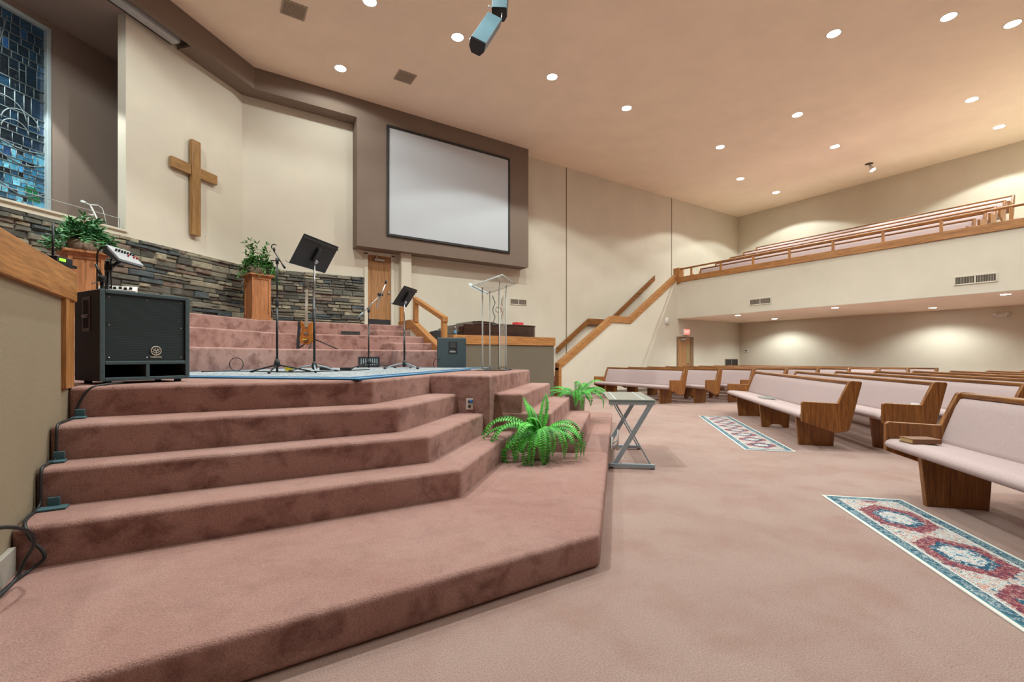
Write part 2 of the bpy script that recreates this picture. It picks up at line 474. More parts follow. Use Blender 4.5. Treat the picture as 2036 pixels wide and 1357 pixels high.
# choir stair side wall with oak stringer and open rail
struct('wall_choir_stair', MB().extr([(7.75, .99), (11.2, .99), (11.2, 1.98), (10.45, 1.90), (8.5, 1.2), (7.75, .99)][:-1], lambda p, q, a: (a, p, q), 3.86, 3.97), M_WALL)
cs = MB()
cs.extr([(8.45, 1.24), (10.42, 2.07), (10.42, 1.85), (8.45, 1.02)], lambda p, q, a: (a, p, q), 3.84, 3.99)
cs.extr([(10.42, 2.07), (11.25, 2.07), (11.25, 1.85), (10.42, 1.85)], lambda p, q, a: (a, p, q), 3.84, 3.99)
struct('trim_8', cs, M_OAKY, .005)
cr_ = thing('choir_stair_rail', 'short oak open handrail beside the choir stairs', 'handrail')
obj('post', MB().bb(3.87, 3.97, 10.2, 10.31, 2.0, 2.57), M_OAKZ, cr_, .004)
obj('post', MB().bb(3.87, 3.97, 8.6, 8.71, 1.3, 2.02), M_OAKZ, cr_, .004)
obj('rail', MB().extr([(8.58, 2.0), (10.31, 2.60), (10.31, 2.50), (8.58, 1.90)], lambda p, q, a: (a, p, q), 3.865, 3.975), M_OAKY, cr_, .004)
obj('post', MB().bb(3.87, 3.97, 11.16, 11.25, 2.07, 2.45), M_OAKZ, cr_, .004)
# ------------------------------------------------------------------ pews
PAN = [(0, .365), (.0, .600), (.02, .618), (.405, .600), (.525, .868), (.545, .885), (.655, .880), (.672, .862), (.535, .275), (.515, .255), (.385, .228)]
def panel_mesh():
    m = MB().extr(PAN, lambda p, q, a: (a, p, q), 0, .05)
    return m
SEAT = [(.015, .395), (-.01, .41), (-.015, .435), (.0, .458), (.03, .472), (.10, .476), (.44, .452), (.46, .40), (.44, .375), (.10, .375)]
BACK = [(.425, .43), (.448, .425), (.585, .80), (.583, .828), (.565, .838), (.535, .825), (.50, .76), (.405, .49), (.405, .45)]
BOARD = [(.45, .36), (.475, .36), (.632, .852), (.607, .852)]
RAIL = [(.545, .838), (.655, .838), (.66, .868), (.645, .876), (.545, .876), (.54, .862)]
def leg_mesh(arch):
    p = [(.06, .40), (.10, 0.0)]
    if arch:
        p += [(.20, 0), (.22, .03), (.26, .05), (.32, .055), (.37, .05), (.41, .03), (.43, 0)]
    p += [(.51, 0), (.535, .40)]
    return MB().extr(p, lambda y, z, a: (a, y, z), 0, .05)
panel_m = leg_a = leg_b = None
def shared(name, mb):
    o = obj(name, mb, M_OAKP, bevel=.006)
    return o
PEWS = []
def pew(L, loc, rz, label, group, legs, name='pew'):
    global panel_m, leg_a, leg_b
    t = thing(name, label, 'pew', loc, rz, group)
    ext = lambda pr, a, b: MB().extr(pr, lambda p, q, x: (x, p, q), a, b)
    obj('seat', ext(SEAT, .05, L - .05), M_FAB, t, .008)
    obj('backrest', ext(BACK, .05, L - .05), M_FAB, t, .008)
    obj('back_board', ext(BOARD, .05, L - .05), M_OAKPX, t)
    obj('top_rail', ext(RAIL, .05, L - .05), M_OAKPX, t, .004)
    for x in (0, L - .05):
        if panel_m is None:
            panel_m = obj('end_panel', panel_mesh(), M_OAKP, t, .01); o = panel_m
        else:
            o = panel_m.copy(); COL.objects.link(o); o.parent = t
        o.location = (x, 0, 0)
    for i, x in enumerate(legs):
        ar = 0 < i < len(legs) - 1
        if ar and leg_b is None:
            leg_b = obj('leg', leg_mesh(True), M_OAKP, t, .005); o = leg_b
        elif not ar and leg_a is None:
            leg_a = obj('leg', leg_mesh(False), M_OAKP, t, .005); o = leg_a
        else:
            o = (leg_b if ar else leg_a).copy(); COL.objects.link(o); o.parent = t
        o.location = (x, 0, 0)
    PEWS.append(t)
    return t
ORD = ['front', 'second', 'third', 'fourth', 'fifth', 'sixth', 'seventh', 'eighth', 'ninth', 'tenth']
def legx(L, e=.4):
    n = max(2, int(round((L - 2 * e) / 1.7)) + 1)
    return [e + (L - 2 * e - .05) * i / (n - 1) for i in range(n)]
DR = .888
RZB = math.atan2(-E2[1], -E2[0])
for k in range(9):                     # block beside the stair wall
    vr = 7.28 - .37 * k
    L = 10.0 - vr
    lab = ('pink upholstered oak pew in the front row beside the stair wall' if k == 0 else
           'pink upholstered oak pew, %s row back in the block by the stair wall' % ORD[k])
    pew(L, (9.30 + DR * k, 10.0, 0), -PI / 2, lab, 'pews beside the stair wall', legx(L, .38))
for k in range(9):                     # middle block, behind the far rug
    far = 10.55 + .33 * k
    L = far - 6.48
    lab = ('pink upholstered oak pew in the front row behind the far patterned rug' if k == 0 else
           'pink upholstered oak pew, %s row back behind the far patterned rug' % ORD[k])
    o = B(2.275 + DR * k, far)
    pew(L, (o[0], o[1], 0), RZB, lab, 'pews of the middle block', [.5, 2.02, L - .43] if k == 0 else legx(L))
for k in range(2):                     # near block
    o = B(2.275 + DR * k, 4.66)
    lab = ('nearest pink upholstered oak pew, cut by the right edge, beside the near rug' if k == 0 else
           'pink oak pew directly behind the nearest pew at the right edge')
    pew(4.2, (o[0], o[1], 0), RZB, lab, 'pews of the near block', [.36, 2.0, 3.8])
for k in range(5):                     # balcony
    z = 3.612 + .328 * k
    if k == 0: z = 3.63
    lab = 'long pink pew in the balcony, %s row behind the railing' % ORD[k]
    if k == 4: lab = 'topmost long pink pew in the balcony, last row against the back wall'
    pew(7.4, (14.70 + .95 * k, 10.6, z), -PI / 2, lab, 'balcony pews', legx(7.4))

# small things left on the pews
hb = thing('hymnal', 'brown hymnal with gilt edges on the nearest pew seat beside its arm', 'book')
h0 = B(2.42, 4.42)
hb.location = (h0[0], h0[1], .476); hb.rotation_euler = (0, 0, RZB + .15)
M_HYM = plain('hymnal_cover', (.20, .085, .035), .45); M_GILT = plain('gilt_pages', (.62, .47, .22), .4, .4)
obj('cover', MB().box((0, 0, .003), (.15, .22, .006)).box((0, 0, .037), (.15, .22, .006)).box((.073, 0, .02), (.006, .22, .036)), M_HYM, hb, .002)
obj('pages', MB().box((-.002, 0, .02), (.138, .208, .028)), M_GILT, hb)
tb = thing('booklet', 'thin dark green booklet lying on the seat of the middle front pew', 'book')
p0 = B(2.47, 8.55); tb.location = (p0[0], p0[1], .473); tb.rotation_euler = (0, 0, RZB)
obj('cover', MB().box((0, 0, .0015), (.33, .20, .003)).box((0, 0, .0225), (.33, .20, .003)), plain('booklet_green', (.16, .19, .18), .5), tb)
obj('pages', MB().box((0, 0, .012), (.325, .192, .018)), M_WHITE, tb)
pp = B(2.275 + DR + .40, 6.62)
pa = obj('paper_sheet', MB().box((0, 0, 0), (.20, .14, .004)), M_WHITE, None, .001)
pa.location = (pp[0], pp[1], .545); pa.rotation_euler = (math.radians(66), 0, RZB)
tag(pa, 'folded white paper leaning against the arm of the second middle pew', 'paper')

# ------------------------------------------------------------------ rugs
def rug_mat(name, W2, L2, per, phase=.14):
    """oriental runner: x across, y along; half sizes W2, L2"""
    m, nt, b = newmat(name)
    tc = nt.nodes.new('ShaderNodeTexCoord'); sp = nt.nodes.new('ShaderNodeSeparateXYZ')
    nt.links.new(tc.outputs['Object'], sp.inputs[0])
    x = X(nt, sp.outputs[0]); y = X(nt, sp.outputs[1])
    o = tc.outputs['Object']
    n1 = X(nt, noise(nt, o, 26, 3, .6)); n2 = X(nt, noise(nt, o, 60, 2, .6)); n3 = X(nt, noise(nt, o, 17, 3, .7, 1.5))
    ax = x.abs(); ay = y.abs()
    edge = (ax * -1 + W2).min(ay * -1 + L2)              # distance to rim
    n4 = X(nt, noise(nt, o, 26, 3, .62, 1.2)); n5 = X(nt, noise(nt, o, 48, 2, .6, .8))
    yy = (y + per * phase).wrap(-per / 2, per / 2).abs()
    ht = per * .47
    r = (ax / .178).max((ax * .75 + yy * .9) / (ht * .9)) + (n1 - .5) * .26 + (n2 - .5) * .08
    field = ramp(nt, n4.k, [(0, (.05, .14, .20)), (.40, (.60, .585, .54)), (.46, (.22, .30, .33)), (.49, (.62, .60, .56)), (.53, (.33, .10, .09)), (.57, (.55, .30, .20)), (.60, (.64, .62, .58)), (.64, (.06, .17, .24))], 'CONSTANT')
    red = ramp(nt, n5.k, [(0, (.05, .08, .14)), (.36, (.17, .04, .06)), (.50, (.26, .065, .075)), (.57, (.50, .40, .37)), (.60, (.20, .05, .06)), (.68, (.48, .42, .40))], 'CONSTANT')
    blue = ramp(nt, n5.k, [(0, (.02, .07, .12)), (.48, (.03, .12, .19)), (.56, (.50, .53, .52)), (.62, (.20, .07, .08))], 'CONSTANT')
    core = ramp(nt, n4.k, [(0, (.10, .22, .29)), (.42, (.60, .60, .57)), (.48, (.30, .38, .42)), (.51, (.64, .62, .58)), (.55, (.40, .16, .14)), (.58, (.62, .60, .56)), (.63, (.05, .16, .23))], 'CONSTANT')
    c = field
    c = mix(nt, r.lt(1.0), c, red)
    c = mix(nt, r.lt(.66), c, blue)
    c = mix(nt, r.lt(.47), c, core)
    bord = ramp(nt, n4.k, [(0, (.03, .09, .13)), (.44, (.06, .15, .20)), (.50, (.42, .46, .46)), (.54, (.04, .11, .16)), (.62, (.34, .38, .40))], 'CONSTANT')
    c = mix(nt, edge.lt(.100), c, (.58, .57, .53))
    c = mix(nt, edge.lt(.090), c, bord)
    c = mix(nt, edge.lt(.034), c, (.07, .19, .24))
    c = mix(nt, edge.lt(.022), c, (.66, .65, .61))
    nt.links.new(c, b.inputs['Base Color'])
    b.inputs['Roughness'].default_value = .95; b.inputs['Specular IOR Level'].default_value = .15
    bump(nt, b, noise(nt, o, 300, 2), .3, .003)
    return m
for nm, n0, t0, t1, per, lab in (('near', 2.05, .95, 4.39, .65, 'near patterned runner rug of red, blue and cream beside the nearest pew'),
                                 ('far', 2.10, 6.32, 9.75, .43, 'far patterned runner rug of blue and cream before the middle pews')):
    wd = .59; L = t1 - t0
    if nm == 'near':
        a = at(1632.7, 985.8, 0); n0 = toB(a)[0]
    else:
        a = at(1379.6, 823, 0); n0 = toB(a)[0] + .02
    c = B(n0 + wd / 2, (t0 + t1) / 2)
    o = obj('runner_rug', MB().box((0, 0, .004), (wd, L, .008)), rug_mat('rug_' + nm, wd / 2, L / 2, per), None, .002)
    o.location = (c[0], c[1], 0); o.rotation_euler = (0, 0, A2 - PI / 2)
    tag(o, lab, 'rug')
# speckled stage rug with blue band
m, nt, b = newmat('rug_stage')
tc = nt.nodes.new('ShaderNodeTexCoord'); sp = nt.nodes.new('ShaderNodeSeparateXYZ'); nt.links.new(tc.outputs['Object'], sp.inputs[0])
x = X(nt, sp.outputs[0]); y = X(nt, sp.outputs[1])
RW, RL = 3.2, 4.15
edge = (x.abs() * -1 + RW / 2).min(y.abs() * -1 + RL / 2)
f1 = noise(nt, tc.outputs['Object'], 28, 4, .75); f2 = noise(nt, tc.outputs['Object'], 8, 3, .6)
c = mix(nt, .5, ramp(nt, f1, [(.40, (.05, .085, .13)), (.48, (.26, .30, .33)), (.56, (.56, .57, .56))]), ramp(nt, f2, [(.35, (.16, .20, .25)), (.6, (.36, .38, .385))]))
c = mix(nt, edge.lt(.26), c, (.03, .115, .23))
c = mix(nt, edge.lt(.10), c, (.34, .42, .47))
c = mix(nt, edge.lt(.06), c, (.03, .115, .23))
nt.links.new(c, b.inputs['Base Color']); b.inputs['Roughness'].default_value = .95; b.inputs['Specular IOR Level'].default_value = .1
o = obj('stage_rug', MB().box((0, 0, .006), (RW, RL, .012)), m, None, .003)
c = B(-2.06 - RW / 2, 3.36 + RL / 2); o.location = (c[0], c[1], ZS[4]); o.rotation_euler = (0, 0, A2 - PI / 2)
tag(o, 'large pale speckled rug with a blue border on the stage', 'rug')
RZ_ = ZS[4] + .010

# ------------------------------------------------------------------ wooden cross
cx = thing('wooden_cross', 'large rustic wooden cross hung on the cream wall', 'cross')
cc = B(NB, 7.52)
cx.location = (cc[0], cc[1], 4.58); cx.rotation_euler = (0, 0, A2)      # local x along the wall, -y into the room
obj('upright', MB().box((0, -.075, -.01), (.19, .09, 1.90)), M_CROSS, cx, .008)
obj('crossbeam', MB().box((-.302, -.06, .33), (.415, .07, .205)).box((.302, -.06, .33), (.415, .07, .205)), M_CROSSX, cx, .008)

# ------------------------------------------------------------------ projection screen
ps = thing('projection_screen', 'large white projection screen in a black frame on the brown bulkhead', 'screen', (5.55, FB, 5.74))
hw, hh = 1.875, 1.43
obj('screen_surface', MB().box((0, -.02, 0), (2 * hw - .1, .02, 2 * hh - .1)), M_SCREEN, ps)
fr = MB()
for sx in (-1, 1): fr.box((sx * (hw - .03), -.025, 0), (.06, .05, 2 * hh))
for sz in (-1, 1): fr.box((0, -.025, sz * (hh - .03)), (2 * hw - .12, .05, .06))
obj('frame', fr, M_BLKP, ps, .004)
# roll-up screen case in the soffit slot
rc = thing('rollup_screen_case', 'pale grey roll-up screen case sunk in the brown soffit above the cross', 'screen case')
obj('case', MB().bbB(-8.24, -8.06, -2.5, 7.02, 7.12, 7.34), plain('case_grey', (.42, .43, .45), .5), rc, .006)
obj('slot', MB().bbB(-8.27, -8.245, -2.5, 7.02, 7.118, 7.30), M_BLKP, rc)

# ------------------------------------------------------------------ ledgestone
def stones(name, along, z0, z1, place, L, d0=.035):
    rnd = random.Random(len(name) + int(L * 10))
    vs = []; fs = []
    z = z0
    while z < z1 - .02:
        h = rnd.choice((.06, .075, .085, .10, .12, .14)); h = min(h, z1 - z)
        if z1 - z - h < .04: h = z1 - z
        s = -rnd.random() * .3
        while s < L:
            w = rnd.uniform(.14, .48)
            a, b_ = max(0, s), min(L, s + w)
            if b_ - a > .02:
                sub = [(z, z + h)]
                if h > .1 and rnd.random() < .4:
                    k = z + h * rnd.uniform(.4, .6); sub = [(z, k), (k, z + h)]
                for (za, zb) in sub:
                    d = d0 + rnd.uniform(-.01, .06); g = .006
                    j = lambda q: q + rnd.uniform(-.007, .007)
                    o = len(vs)
                    e = .012
                    ring0 = [(a + g, za + g), (b_ - g, za + g), (b_ - g, zb - g), (a + g, zb - g)]
                    ring1 = [(j(a + g), j(za + g)), (j((a + b_) / 2), j(za + g)), (j(b_ - g), j(za + g)), (j(b_ - g), j(zb - g)), (j((a + b_) / 2), j(zb - g)), (j(a + g), j(zb - g))]
                    cx_, cz_ = (a + b_) / 2, (za + zb) / 2
                    ring2 = [(p + (cx_ - p) * min(.4, e / max(.02, abs(cx_ - p) + .001)), q + (cz_ - q) * .28) for p, q in ring1]
                    base = [(p, q, 0) for p, q in ring1]; mid = [(p, q, d * .7) for p, q in ring1]
                    top = [(p, q, d * rnd.uniform(.85, 1.12)) for p, q in ring2]
                    vs += [place(*p) for p in base + mid + top]
                    for r in (0, 6):
                        for i in range(6):
                            fs.append((o + r + i, o + r + (i + 1) % 6, o + r + 6 + (i + 1) % 6, o + r + 6 + i))
                    fs.append(tuple(o + 12 + i for i in range(6)))
            s += w
        z += h
    mb = MB(); mb.add(vs, fs)
    return mb
m, nt, b = newmat('ledgestone')
gi = nt.nodes.new('ShaderNodeNewGeometry')
v = coords(nt)
base = ramp(nt, gi.outputs['Random Per Island'], [(0, (.14, .14, .12)), (.16, (.235, .22, .175)), (.3, (.085, .11, .12)), (.42, (.31, .28, .21)), (.55, (.165, .155, .13)), (.68, (.40, .365, .27)), (.8, (.095, .09, .078)), (.9, (.23, .175, .14))], 'CONSTANT')
f = noise(nt, coords(nt, 'Object', (4, 4, 14)), 2.2, 6, .7, .8)
c = mix(nt, .8, base, ramp(nt, f, [(.3, (.42, .42, .42)), (.5, (1, 1, 1)), (.68, (1.5, 1.42, 1.25))]), 'MULTIPLY')
nt.links.new(c, b.inputs['Base Color']); b.inputs['Roughness'].default_value = .8
bump(nt, b, noise(nt, coords(nt, 'Object', (10, 10, 30)), 2.5, 6, .7), .9, .02)
M_STONE = m
SZ0, SZ1 = 1.9, 3.27
ta = tcorner
so = stones('left', 0, SZ0, SZ1, lambda s, z, d: (*B(NB + d, ta - .03 - s), z), 8.0)
struct('wall_stone', so, M_STONE)
so = stones('right', 0, SZ0, SZ1 - .02, lambda s, z, d: (xc + .03 + s, W - d, z), DX0 - .06 - xc - .03)
struct('wall_stone_side', so, M_STONE)
struct('trim_1', MB().bbB(NB, NB + .03, -3, ta, SZ1, SZ1 + .02).bbB(NB - .2, NB + .045, -3, TE + .01, LEDGE - .03, LEDGE), M_WALL)

# ------------------------------------------------------------------ stained glass window of the baptistry
def pane_mat(name, stops, rough, es, bs, bstr):
    m, nt, b = newmat(name)
    gi = nt.nodes.new('ShaderNodeNewGeometry')
    c = ramp(nt, gi.outputs['Random Per Island'], stops, 'CONSTANT')
    v = coords(nt)
    c = mix(nt, .8, c, ramp(nt, noise(nt, v, 14, 4, .65), [(.3, (.3, .3, .3)), (.7, (1.5, 1.5, 1.5))]), 'MULTIPLY')
    nt.links.new(c, b.inputs['Base Color']); nt.links.new(c, b.inputs['Emission Color'])
    b.inputs['Emission Strength'].default_value = es
    b.inputs['Roughness'].default_value = rough; b.inputs['Coat Weight'].default_value = .8; b.inputs['Coat Roughness'].default_value = .06
    bump(nt, b, noise(nt, v, bs, 3, .6), bstr, .03)
    return m
M_SG = pane_mat('glass_dark_blue', [(0, (.002, .007, .012)), (.25, (.003, .014, .032)), (.36, (.002, .008, .014)), (.55, (.004, .022, .045)), (.66, (.002, .006, .010)), (.88, (.006, .035, .10)), (.94, (.003, .011, .019))], .15, .8, 24, .8)
M_SGL = pane_mat('glass_pale_cyan_lit', [(0, (.02, .10, .17)), (.25, (.05, .20, .28)), (.45, (.012, .06, .11)), (.6, (.09, .28, .36)), (.75, (.01, .04, .07)), (.9, (.03, .16, .30))], .12, 1.1, 30, 1.0)  # paler low rows: light from outside put into glass colour and glow
win = thing('window_1', 'tall stained glass window of dark blue panes behind the baptistry', 'window')
win['kind'] = 'structure'
wc = B(NBK, (WT0 + WT1) / 2)
win.location = (wc[0], wc[1], 0); win.rotation_euler = (0, 0, A2)
ww = (WT1 - WT0)
M_LEAD = plain('lead_came', (.20, .25, .27), .45, .1)
M_WFR = plain('window_frame', (.55, .66, .70), .4, .1)
fr = MB()
for sx in (-1, 1): fr.box((sx * (ww / 2 - .03), .03, (WZ0 + WZ1) / 2), (.06, .10, WZ1 - WZ0))
for zq in (WZ0 + .03, WZ1 - .03): fr.box((0, .03, zq), (ww - .12, .10, .06))
obj('window_frame', fr, M_WFR, win, .005)
rnd = random.Random(5)
cm = MB(); pd = MB(); pl = MB()
def came(x0, z0, x1, z1, r=.007):
    cm.tube([(x0, .058, z0), (x1, .058, z1)], r, 6)
xs0, xs1 = -ww / 2 + .055, ww / 2 - .055
z = WZ0 + .055; top = WZ1 - .055
rows = []
while z < top - .12:
    low = z < 4.75
    h = rnd.choice((.09, .12, .16)) if low else rnd.choice((.12, .18, .26, .34))
    if top - z - h < .14: h = top - z
    rows.append((z, z + h, low)); z += h
for (za, zb_, low) in rows:
    x = xs0
    while x < xs1 - .005:
        w = rnd.uniform(.06, .12) if low else rnd.uniform(.08, .17)
        if xs1 - x - w < .07: w = xs1 - x
        cuts = [za, zb_]
        if zb_ - za > .2 and rnd.random() < .7:
            k = za + (zb_ - za) * rnd.uniform(.25, .75); cuts = [za, k, zb_]
        if low and rnd.random() < .4:
            k = za + (zb_ - za) * .5; cuts = [za, k, zb_]
        for c0_, c1_ in zip(cuts[:-1], cuts[1:]):
            tgt_ = pl if (low and rnd.random() < .75) else pd
            tgt_.box((x + w / 2, .075 + rnd.uniform(-.004, .004), (c0_ + c1_) / 2), (w - .004, .012, c1_ - c0_ - .004))
            if c0_ > za: came(x, c0_, x + w, c0_)
        if x > xs0: came(x, za, x, zb_)
        x += w
    came(xs0, za, xs1, za, .012)
obj('dark_panes', pd, M_SG, win, fix=False); obj('pale_lit_panes', pl, M_SGL, win, fix=False)
obj('backing', MB().box((0, .10, (WZ0 + WZ1) / 2), (ww - .06, .02, WZ1 - WZ0 - .06)), M_BLKP, win)
for cxx, czz, rr in ((.95, 5.25, .30), (1.18, 5.15, .26), (1.1, 5.02, .18), (.55, 5.4, .3)):
    cm.tube([(cxx + rr * math.cos(a), .055, czz + rr * math.sin(a)) for a in [PI * i / 14 for i in range(15)]], .010, 6)
for x0, z0, x1, z1 in ((.62, 5.3, .9, 6.9), (.75, 5.6, 1.0, 6.9), (.3, 4.9, .75, 6.6), (.2, 5.0, .5, 6.2)): came(x0, z0, x1, z1, .011)
for zb, am in ((4.78, .04), (4.55, .07), (4.05, .10)):
    cm.tube([(xs0 + (xs1 - xs0) * i / 24, .054, zb + am * math.sin(i * .8)) for i in range(25)], .012, 6)
obj('lead_lines', cm, M_LEAD, win)
gl = MB()
for (a, z0, z1) in ((1.32, 4.02, 4.14), (1.36, 3.9, 4.0), (.62, 3.96, 4.06)): gl.box((a, .064, (z0 + z1) / 2), (.17, .012, z1 - z0))
obj('green_panes', gl, plain('green_glass', (.01, .10, .04), .15, emit=(.01, .12, .04), es=.7), win)

# glass splash panel and microphone of the baptistry
gp = thing('glass_panel', 'low clear glass panel standing on the baptistry ledge', 'glass panel')
obj('pane', MB().bbB(NB - .03, NB - .018, -2.5, TE - .08, LEDGE, LEDGE + .185), M_ACR, gp)
obj('edge_trim', MB().bbB(NB - .031, NB - .017, -2.5, TE - .08, LEDGE + .181, LEDGE + .187).bbB(NB - .031, NB - .017, TE - .088, TE - .08, LEDGE, LEDGE + .186).bbB(NB - .031, NB - .017, -2.5, TE - .08, LEDGE, LEDGE + .006), M_ACRE, gp)
# ------------------------------------------------------------------ plant pedestals
def pedestal(loc, h, w, rz, label):
    t = thing('pedestal', label, 'pedestal', loc, rz, 'plant pedestals')
    a = w / 2
    body = MB().box((0, 0, h / 2), (w - .03, w - .03, h - .06))
    obj('body', body, M_CHERRY, t)
    fr = MB()
    for sx in (-1, 1):
        for sy in (-1, 1): fr.box((sx * (a - .02), sy * (a - .02), h / 2), (.05, .05, h - .05))
    for r in range(4):
        M = Matrix.Rotation(r * PI / 2, 4, 'Z')
        for z, hh_ in ((.09, .10), (h - .07, .07)):
            fr.box(None, (w - .08, .02, hh_), M=M @ Matrix.Translation((0, -a + .008, z)))
    obj('frame', fr, M_CHERRY, t, .004)
    obj('base', MB().box((0, 0, .03), (w + .07, w + .07, .06)), M_CHERRY, t, .008)
    obj('top', MB().box((0, 0, h - .015), (w + .12, w + .12, .035)).box((0, 0, h - .045), (w + .05, w + .05, .03)), M_CHERRY, t, .006)
    return t
p2 = at(513, 637.5, TZ[2]); d2_ = toB(p2)
P2 = (p2[0] - .06, p2[1] + .05)
P2 = isect(-7.62, 11.35)
pedestal((P2[0], P2[1], TZ[2]), 1.0, .38, math.radians(20), 'cherry wood pedestal in the stone corner carrying the tall leafy plant')
q1 = cam2room((167 - 1018) / F * 6.25, 6.25)
pedestal((q1[0], q1[1], TZ[1]), .97, .37, math.radians(20), 'cherry wood pedestal behind the subwoofer carrying the bushy plant')

M_LEAF = plain('leaf_green', (.075, .24, .055), .5, var=.6, vs=9, spec=.4)
M_LEAF2 = plain('leaf_bluegreen', (.085, .26, .10), .5, var=.65, vs=9, spec=.4)
M_FERN = plain('fern_green', (.085, .43, .05), .45, var=.6, vs=7, spec=.4)
M_STEM = plain('plant_stem', (.06, .07, .025), .7)
M_WICK = plain('basket_weave', (.34, .25, .19), .8, var=.45, vs=60, bmp=.6, bs=120)
M_POT = plain('white_pot', (.52, .50, .45), .45)
M_SOIL = plain('soil', (.03, .022, .015), .95)

def leaf(mb, p, d, n, L, w, bend=.25):
    d = d.normalized(); s = d.cross(n)
    if s.length < 1e-3: s = d.cross(Vector((1, 0, 0)))
    s.normalize(); n = s.cross(d)
    rows = [(0, .0), (.3, .8), (.6, 1.0), (.85, .55), (1, 0)]
    vs = []
    for t, ww_ in rows:
        c = p + d * (L * t) - n * (bend * L * t * t)
        vs += [c + s * (w * ww_ / 2) - n * .12 * w, c + n * .12 * w * ww_, c - s * (w * ww_ / 2) - n * .12 * w]
    fs = []
    for i in range(4):
        o = i * 3
        fs += [(o, o + 1, o + 4, o + 3), (o + 1, o + 2, o + 5, o + 4)]
    mb.add(vs, fs, True)
def arrangement(loc, label, seed, R, Hh, nst, tall, mat, dip=.35):
    rnd = random.Random(seed)
    t = thing('potted_plant', label, 'plant', loc, 0, 'plants on the pedestals')
    obj('pot', MB().lathe([(.0, 0), (.12, 0), (.15, .04), (.165, .11), (.155, .16), (.14, .165), (.13, .14)], 28), M_WICK, t)
    lv = MB(); sm = MB()
    for i in range(nst):
        az = rnd.uniform(0, 2 * PI); el = rnd.choice((rnd.uniform(-dip, .4), rnd.uniform(.2, 1.2)))
        L = R * rnd.uniform(.55, 1.05) * (1.0 if el < .8 else Hh / R * .8)
        if i < tall: el = rnd.uniform(1.2, 1.5); L = Hh * rnd.uniform(.8, 1.1)
        d = Vector((math.cos(az) * math.cos(el), math.sin(az) * math.cos(el), math.sin(el)))
        p0 = Vector((math.cos(az) * .06, math.sin(az) * .06, .15))
        pts = []
        for k in range(6):
            s = k / 5
            pts.append(p0 + d * L * s + Vector((0, 0, .10 * math.sin(PI * min(1, s * 1.2)) - .12 * s * s * (1 if el < .9 else 0))))
        sm.tube(pts, [.004, .0035, .003, .0025, .002, .0015], 5)
        for k in range(1, 6):
            for q in range(3 if k < 5 else 4):
                a = rnd.uniform(0, 2 * PI); e = rnd.uniform(-.5, .9)
                dd = Vector((math.cos(a) * math.cos(e), math.sin(a) * math.cos(e), math.sin(e))) + d * .8
                leaf(lv, pts[k], dd, Vector((rnd.uniform(-.4, .4), rnd.uniform(-.4, .4), 1)), rnd.uniform(.06, .11), rnd.uniform(.024, .04), rnd.uniform(.1, .5))
    obj('foliage', lv, mat, t, fix=False); obj('stems', sm, M_STEM, t)
    return t
arrangement((q1[0], q1[1], TZ[1] + .9725), 'bushy blue-green plant in a basket pot on the left pedestal', 3, .33, .34, 80, 7, M_LEAF2, .02)
arrangement((P2[0], P2[1], TZ[2] + 1.0025), 'tall leafy plant in a basket pot on the corner pedestal', 11, .33, .56, 58, 8, M_LEAF)

# ------------------------------------------------------------------ ferns
def fern(loc, label, seed, fr_list, potr, poth, extra=0, R=.5):
    rnd = random.Random(seed)
    t = thing('potted_fern', label, 'fern', loc, 0, 'ferns at the stage steps')
    obj('pot', MB().lathe([(0, 0), (potr * .72, 0), (potr * .78, .01), (potr * .97, poth * .9), (potr * 1.04, poth * .9), (potr * 1.04, poth), (potr * .94, poth), (potr * .9, poth * .86), (0, poth * .84)], 32), M_POT, t)
    obj('soil', MB().lathe([(0, poth * .9), (potr * .9, poth * .88), (potr * .9, poth * .85)], 20), M_SOIL, t)
    fronds = list(fr_list)
    for i in range(extra):
        fronds.append((rnd.uniform(0, 2 * PI), rnd.uniform(.35, 1.35), R * rnd.uniform(.75, 1.25), rnd.uniform(.6, 1.5)))
    for az, el, L, dr in fronds:
        lv = MB(); n = 27
        p = Vector((math.cos(az) * .03, math.sin(az) * .03, poth * .86)); e = el; pts = [p.copy()]
        h = Vector((math.cos(az), math.sin(az), 0)); side = Vector((-math.sin(az), math.cos(az), 0))
        tw = rnd.uniform(-.5, .5)
        a2 = az
        for k in range(n):
            s = (k + 1) / n
            e -= dr * 2.6 / n * (.35 + 1.3 * s)
            e = max(e, -1.5)
            a2 += tw / n
            h = Vector((math.cos(a2), math.sin(a2), 0))
            p = p + (h * math.cos(e) + Vector((0, 0, math.sin(e)))) * (L / n)
            if loc[2] + p.z < ZS[0] + .015: p.z = ZS[0] + .015 - loc[2]
            pts.append(p.copy())
        lv.tube(pts, [.0035 * (1 - .7 * i / n) for i in range(n + 1)], 5)
        for k in range(3, n + 1):
            s = k / n
            w = .057 * (min(1, s * 3.2)) * (1 - s ** 5 * .85)
            tdir = (pts[k] - pts[k - 1]).normalized()
            sd = Vector((-math.sin(a2), math.cos(a2), 0))
            nn = sd.cross(tdir)
            if nn.z < 0 and tdir.z > -.95: nn = -nn
            for sg in (-1, 1):
                dd = sd * sg + tdir * .22 - nn * .18
                leaf(lv, pts[k] - tdir * (.004 * sg), dd, nn + Vector((0, 0, .1)), w * rnd.uniform(.9, 1.12), .0185, .3)
        obj('frond', lv, M_FERN, t, fix=False)
    return t
f1 = at(1072, 911, ZS[0])
rt = math.radians(57.2)       # camera azimuth offset: bearing 0 deg of the fronds is the view direction
def bear(d): return math.radians(57.2 - d)         # d degrees clockwise from the view direction
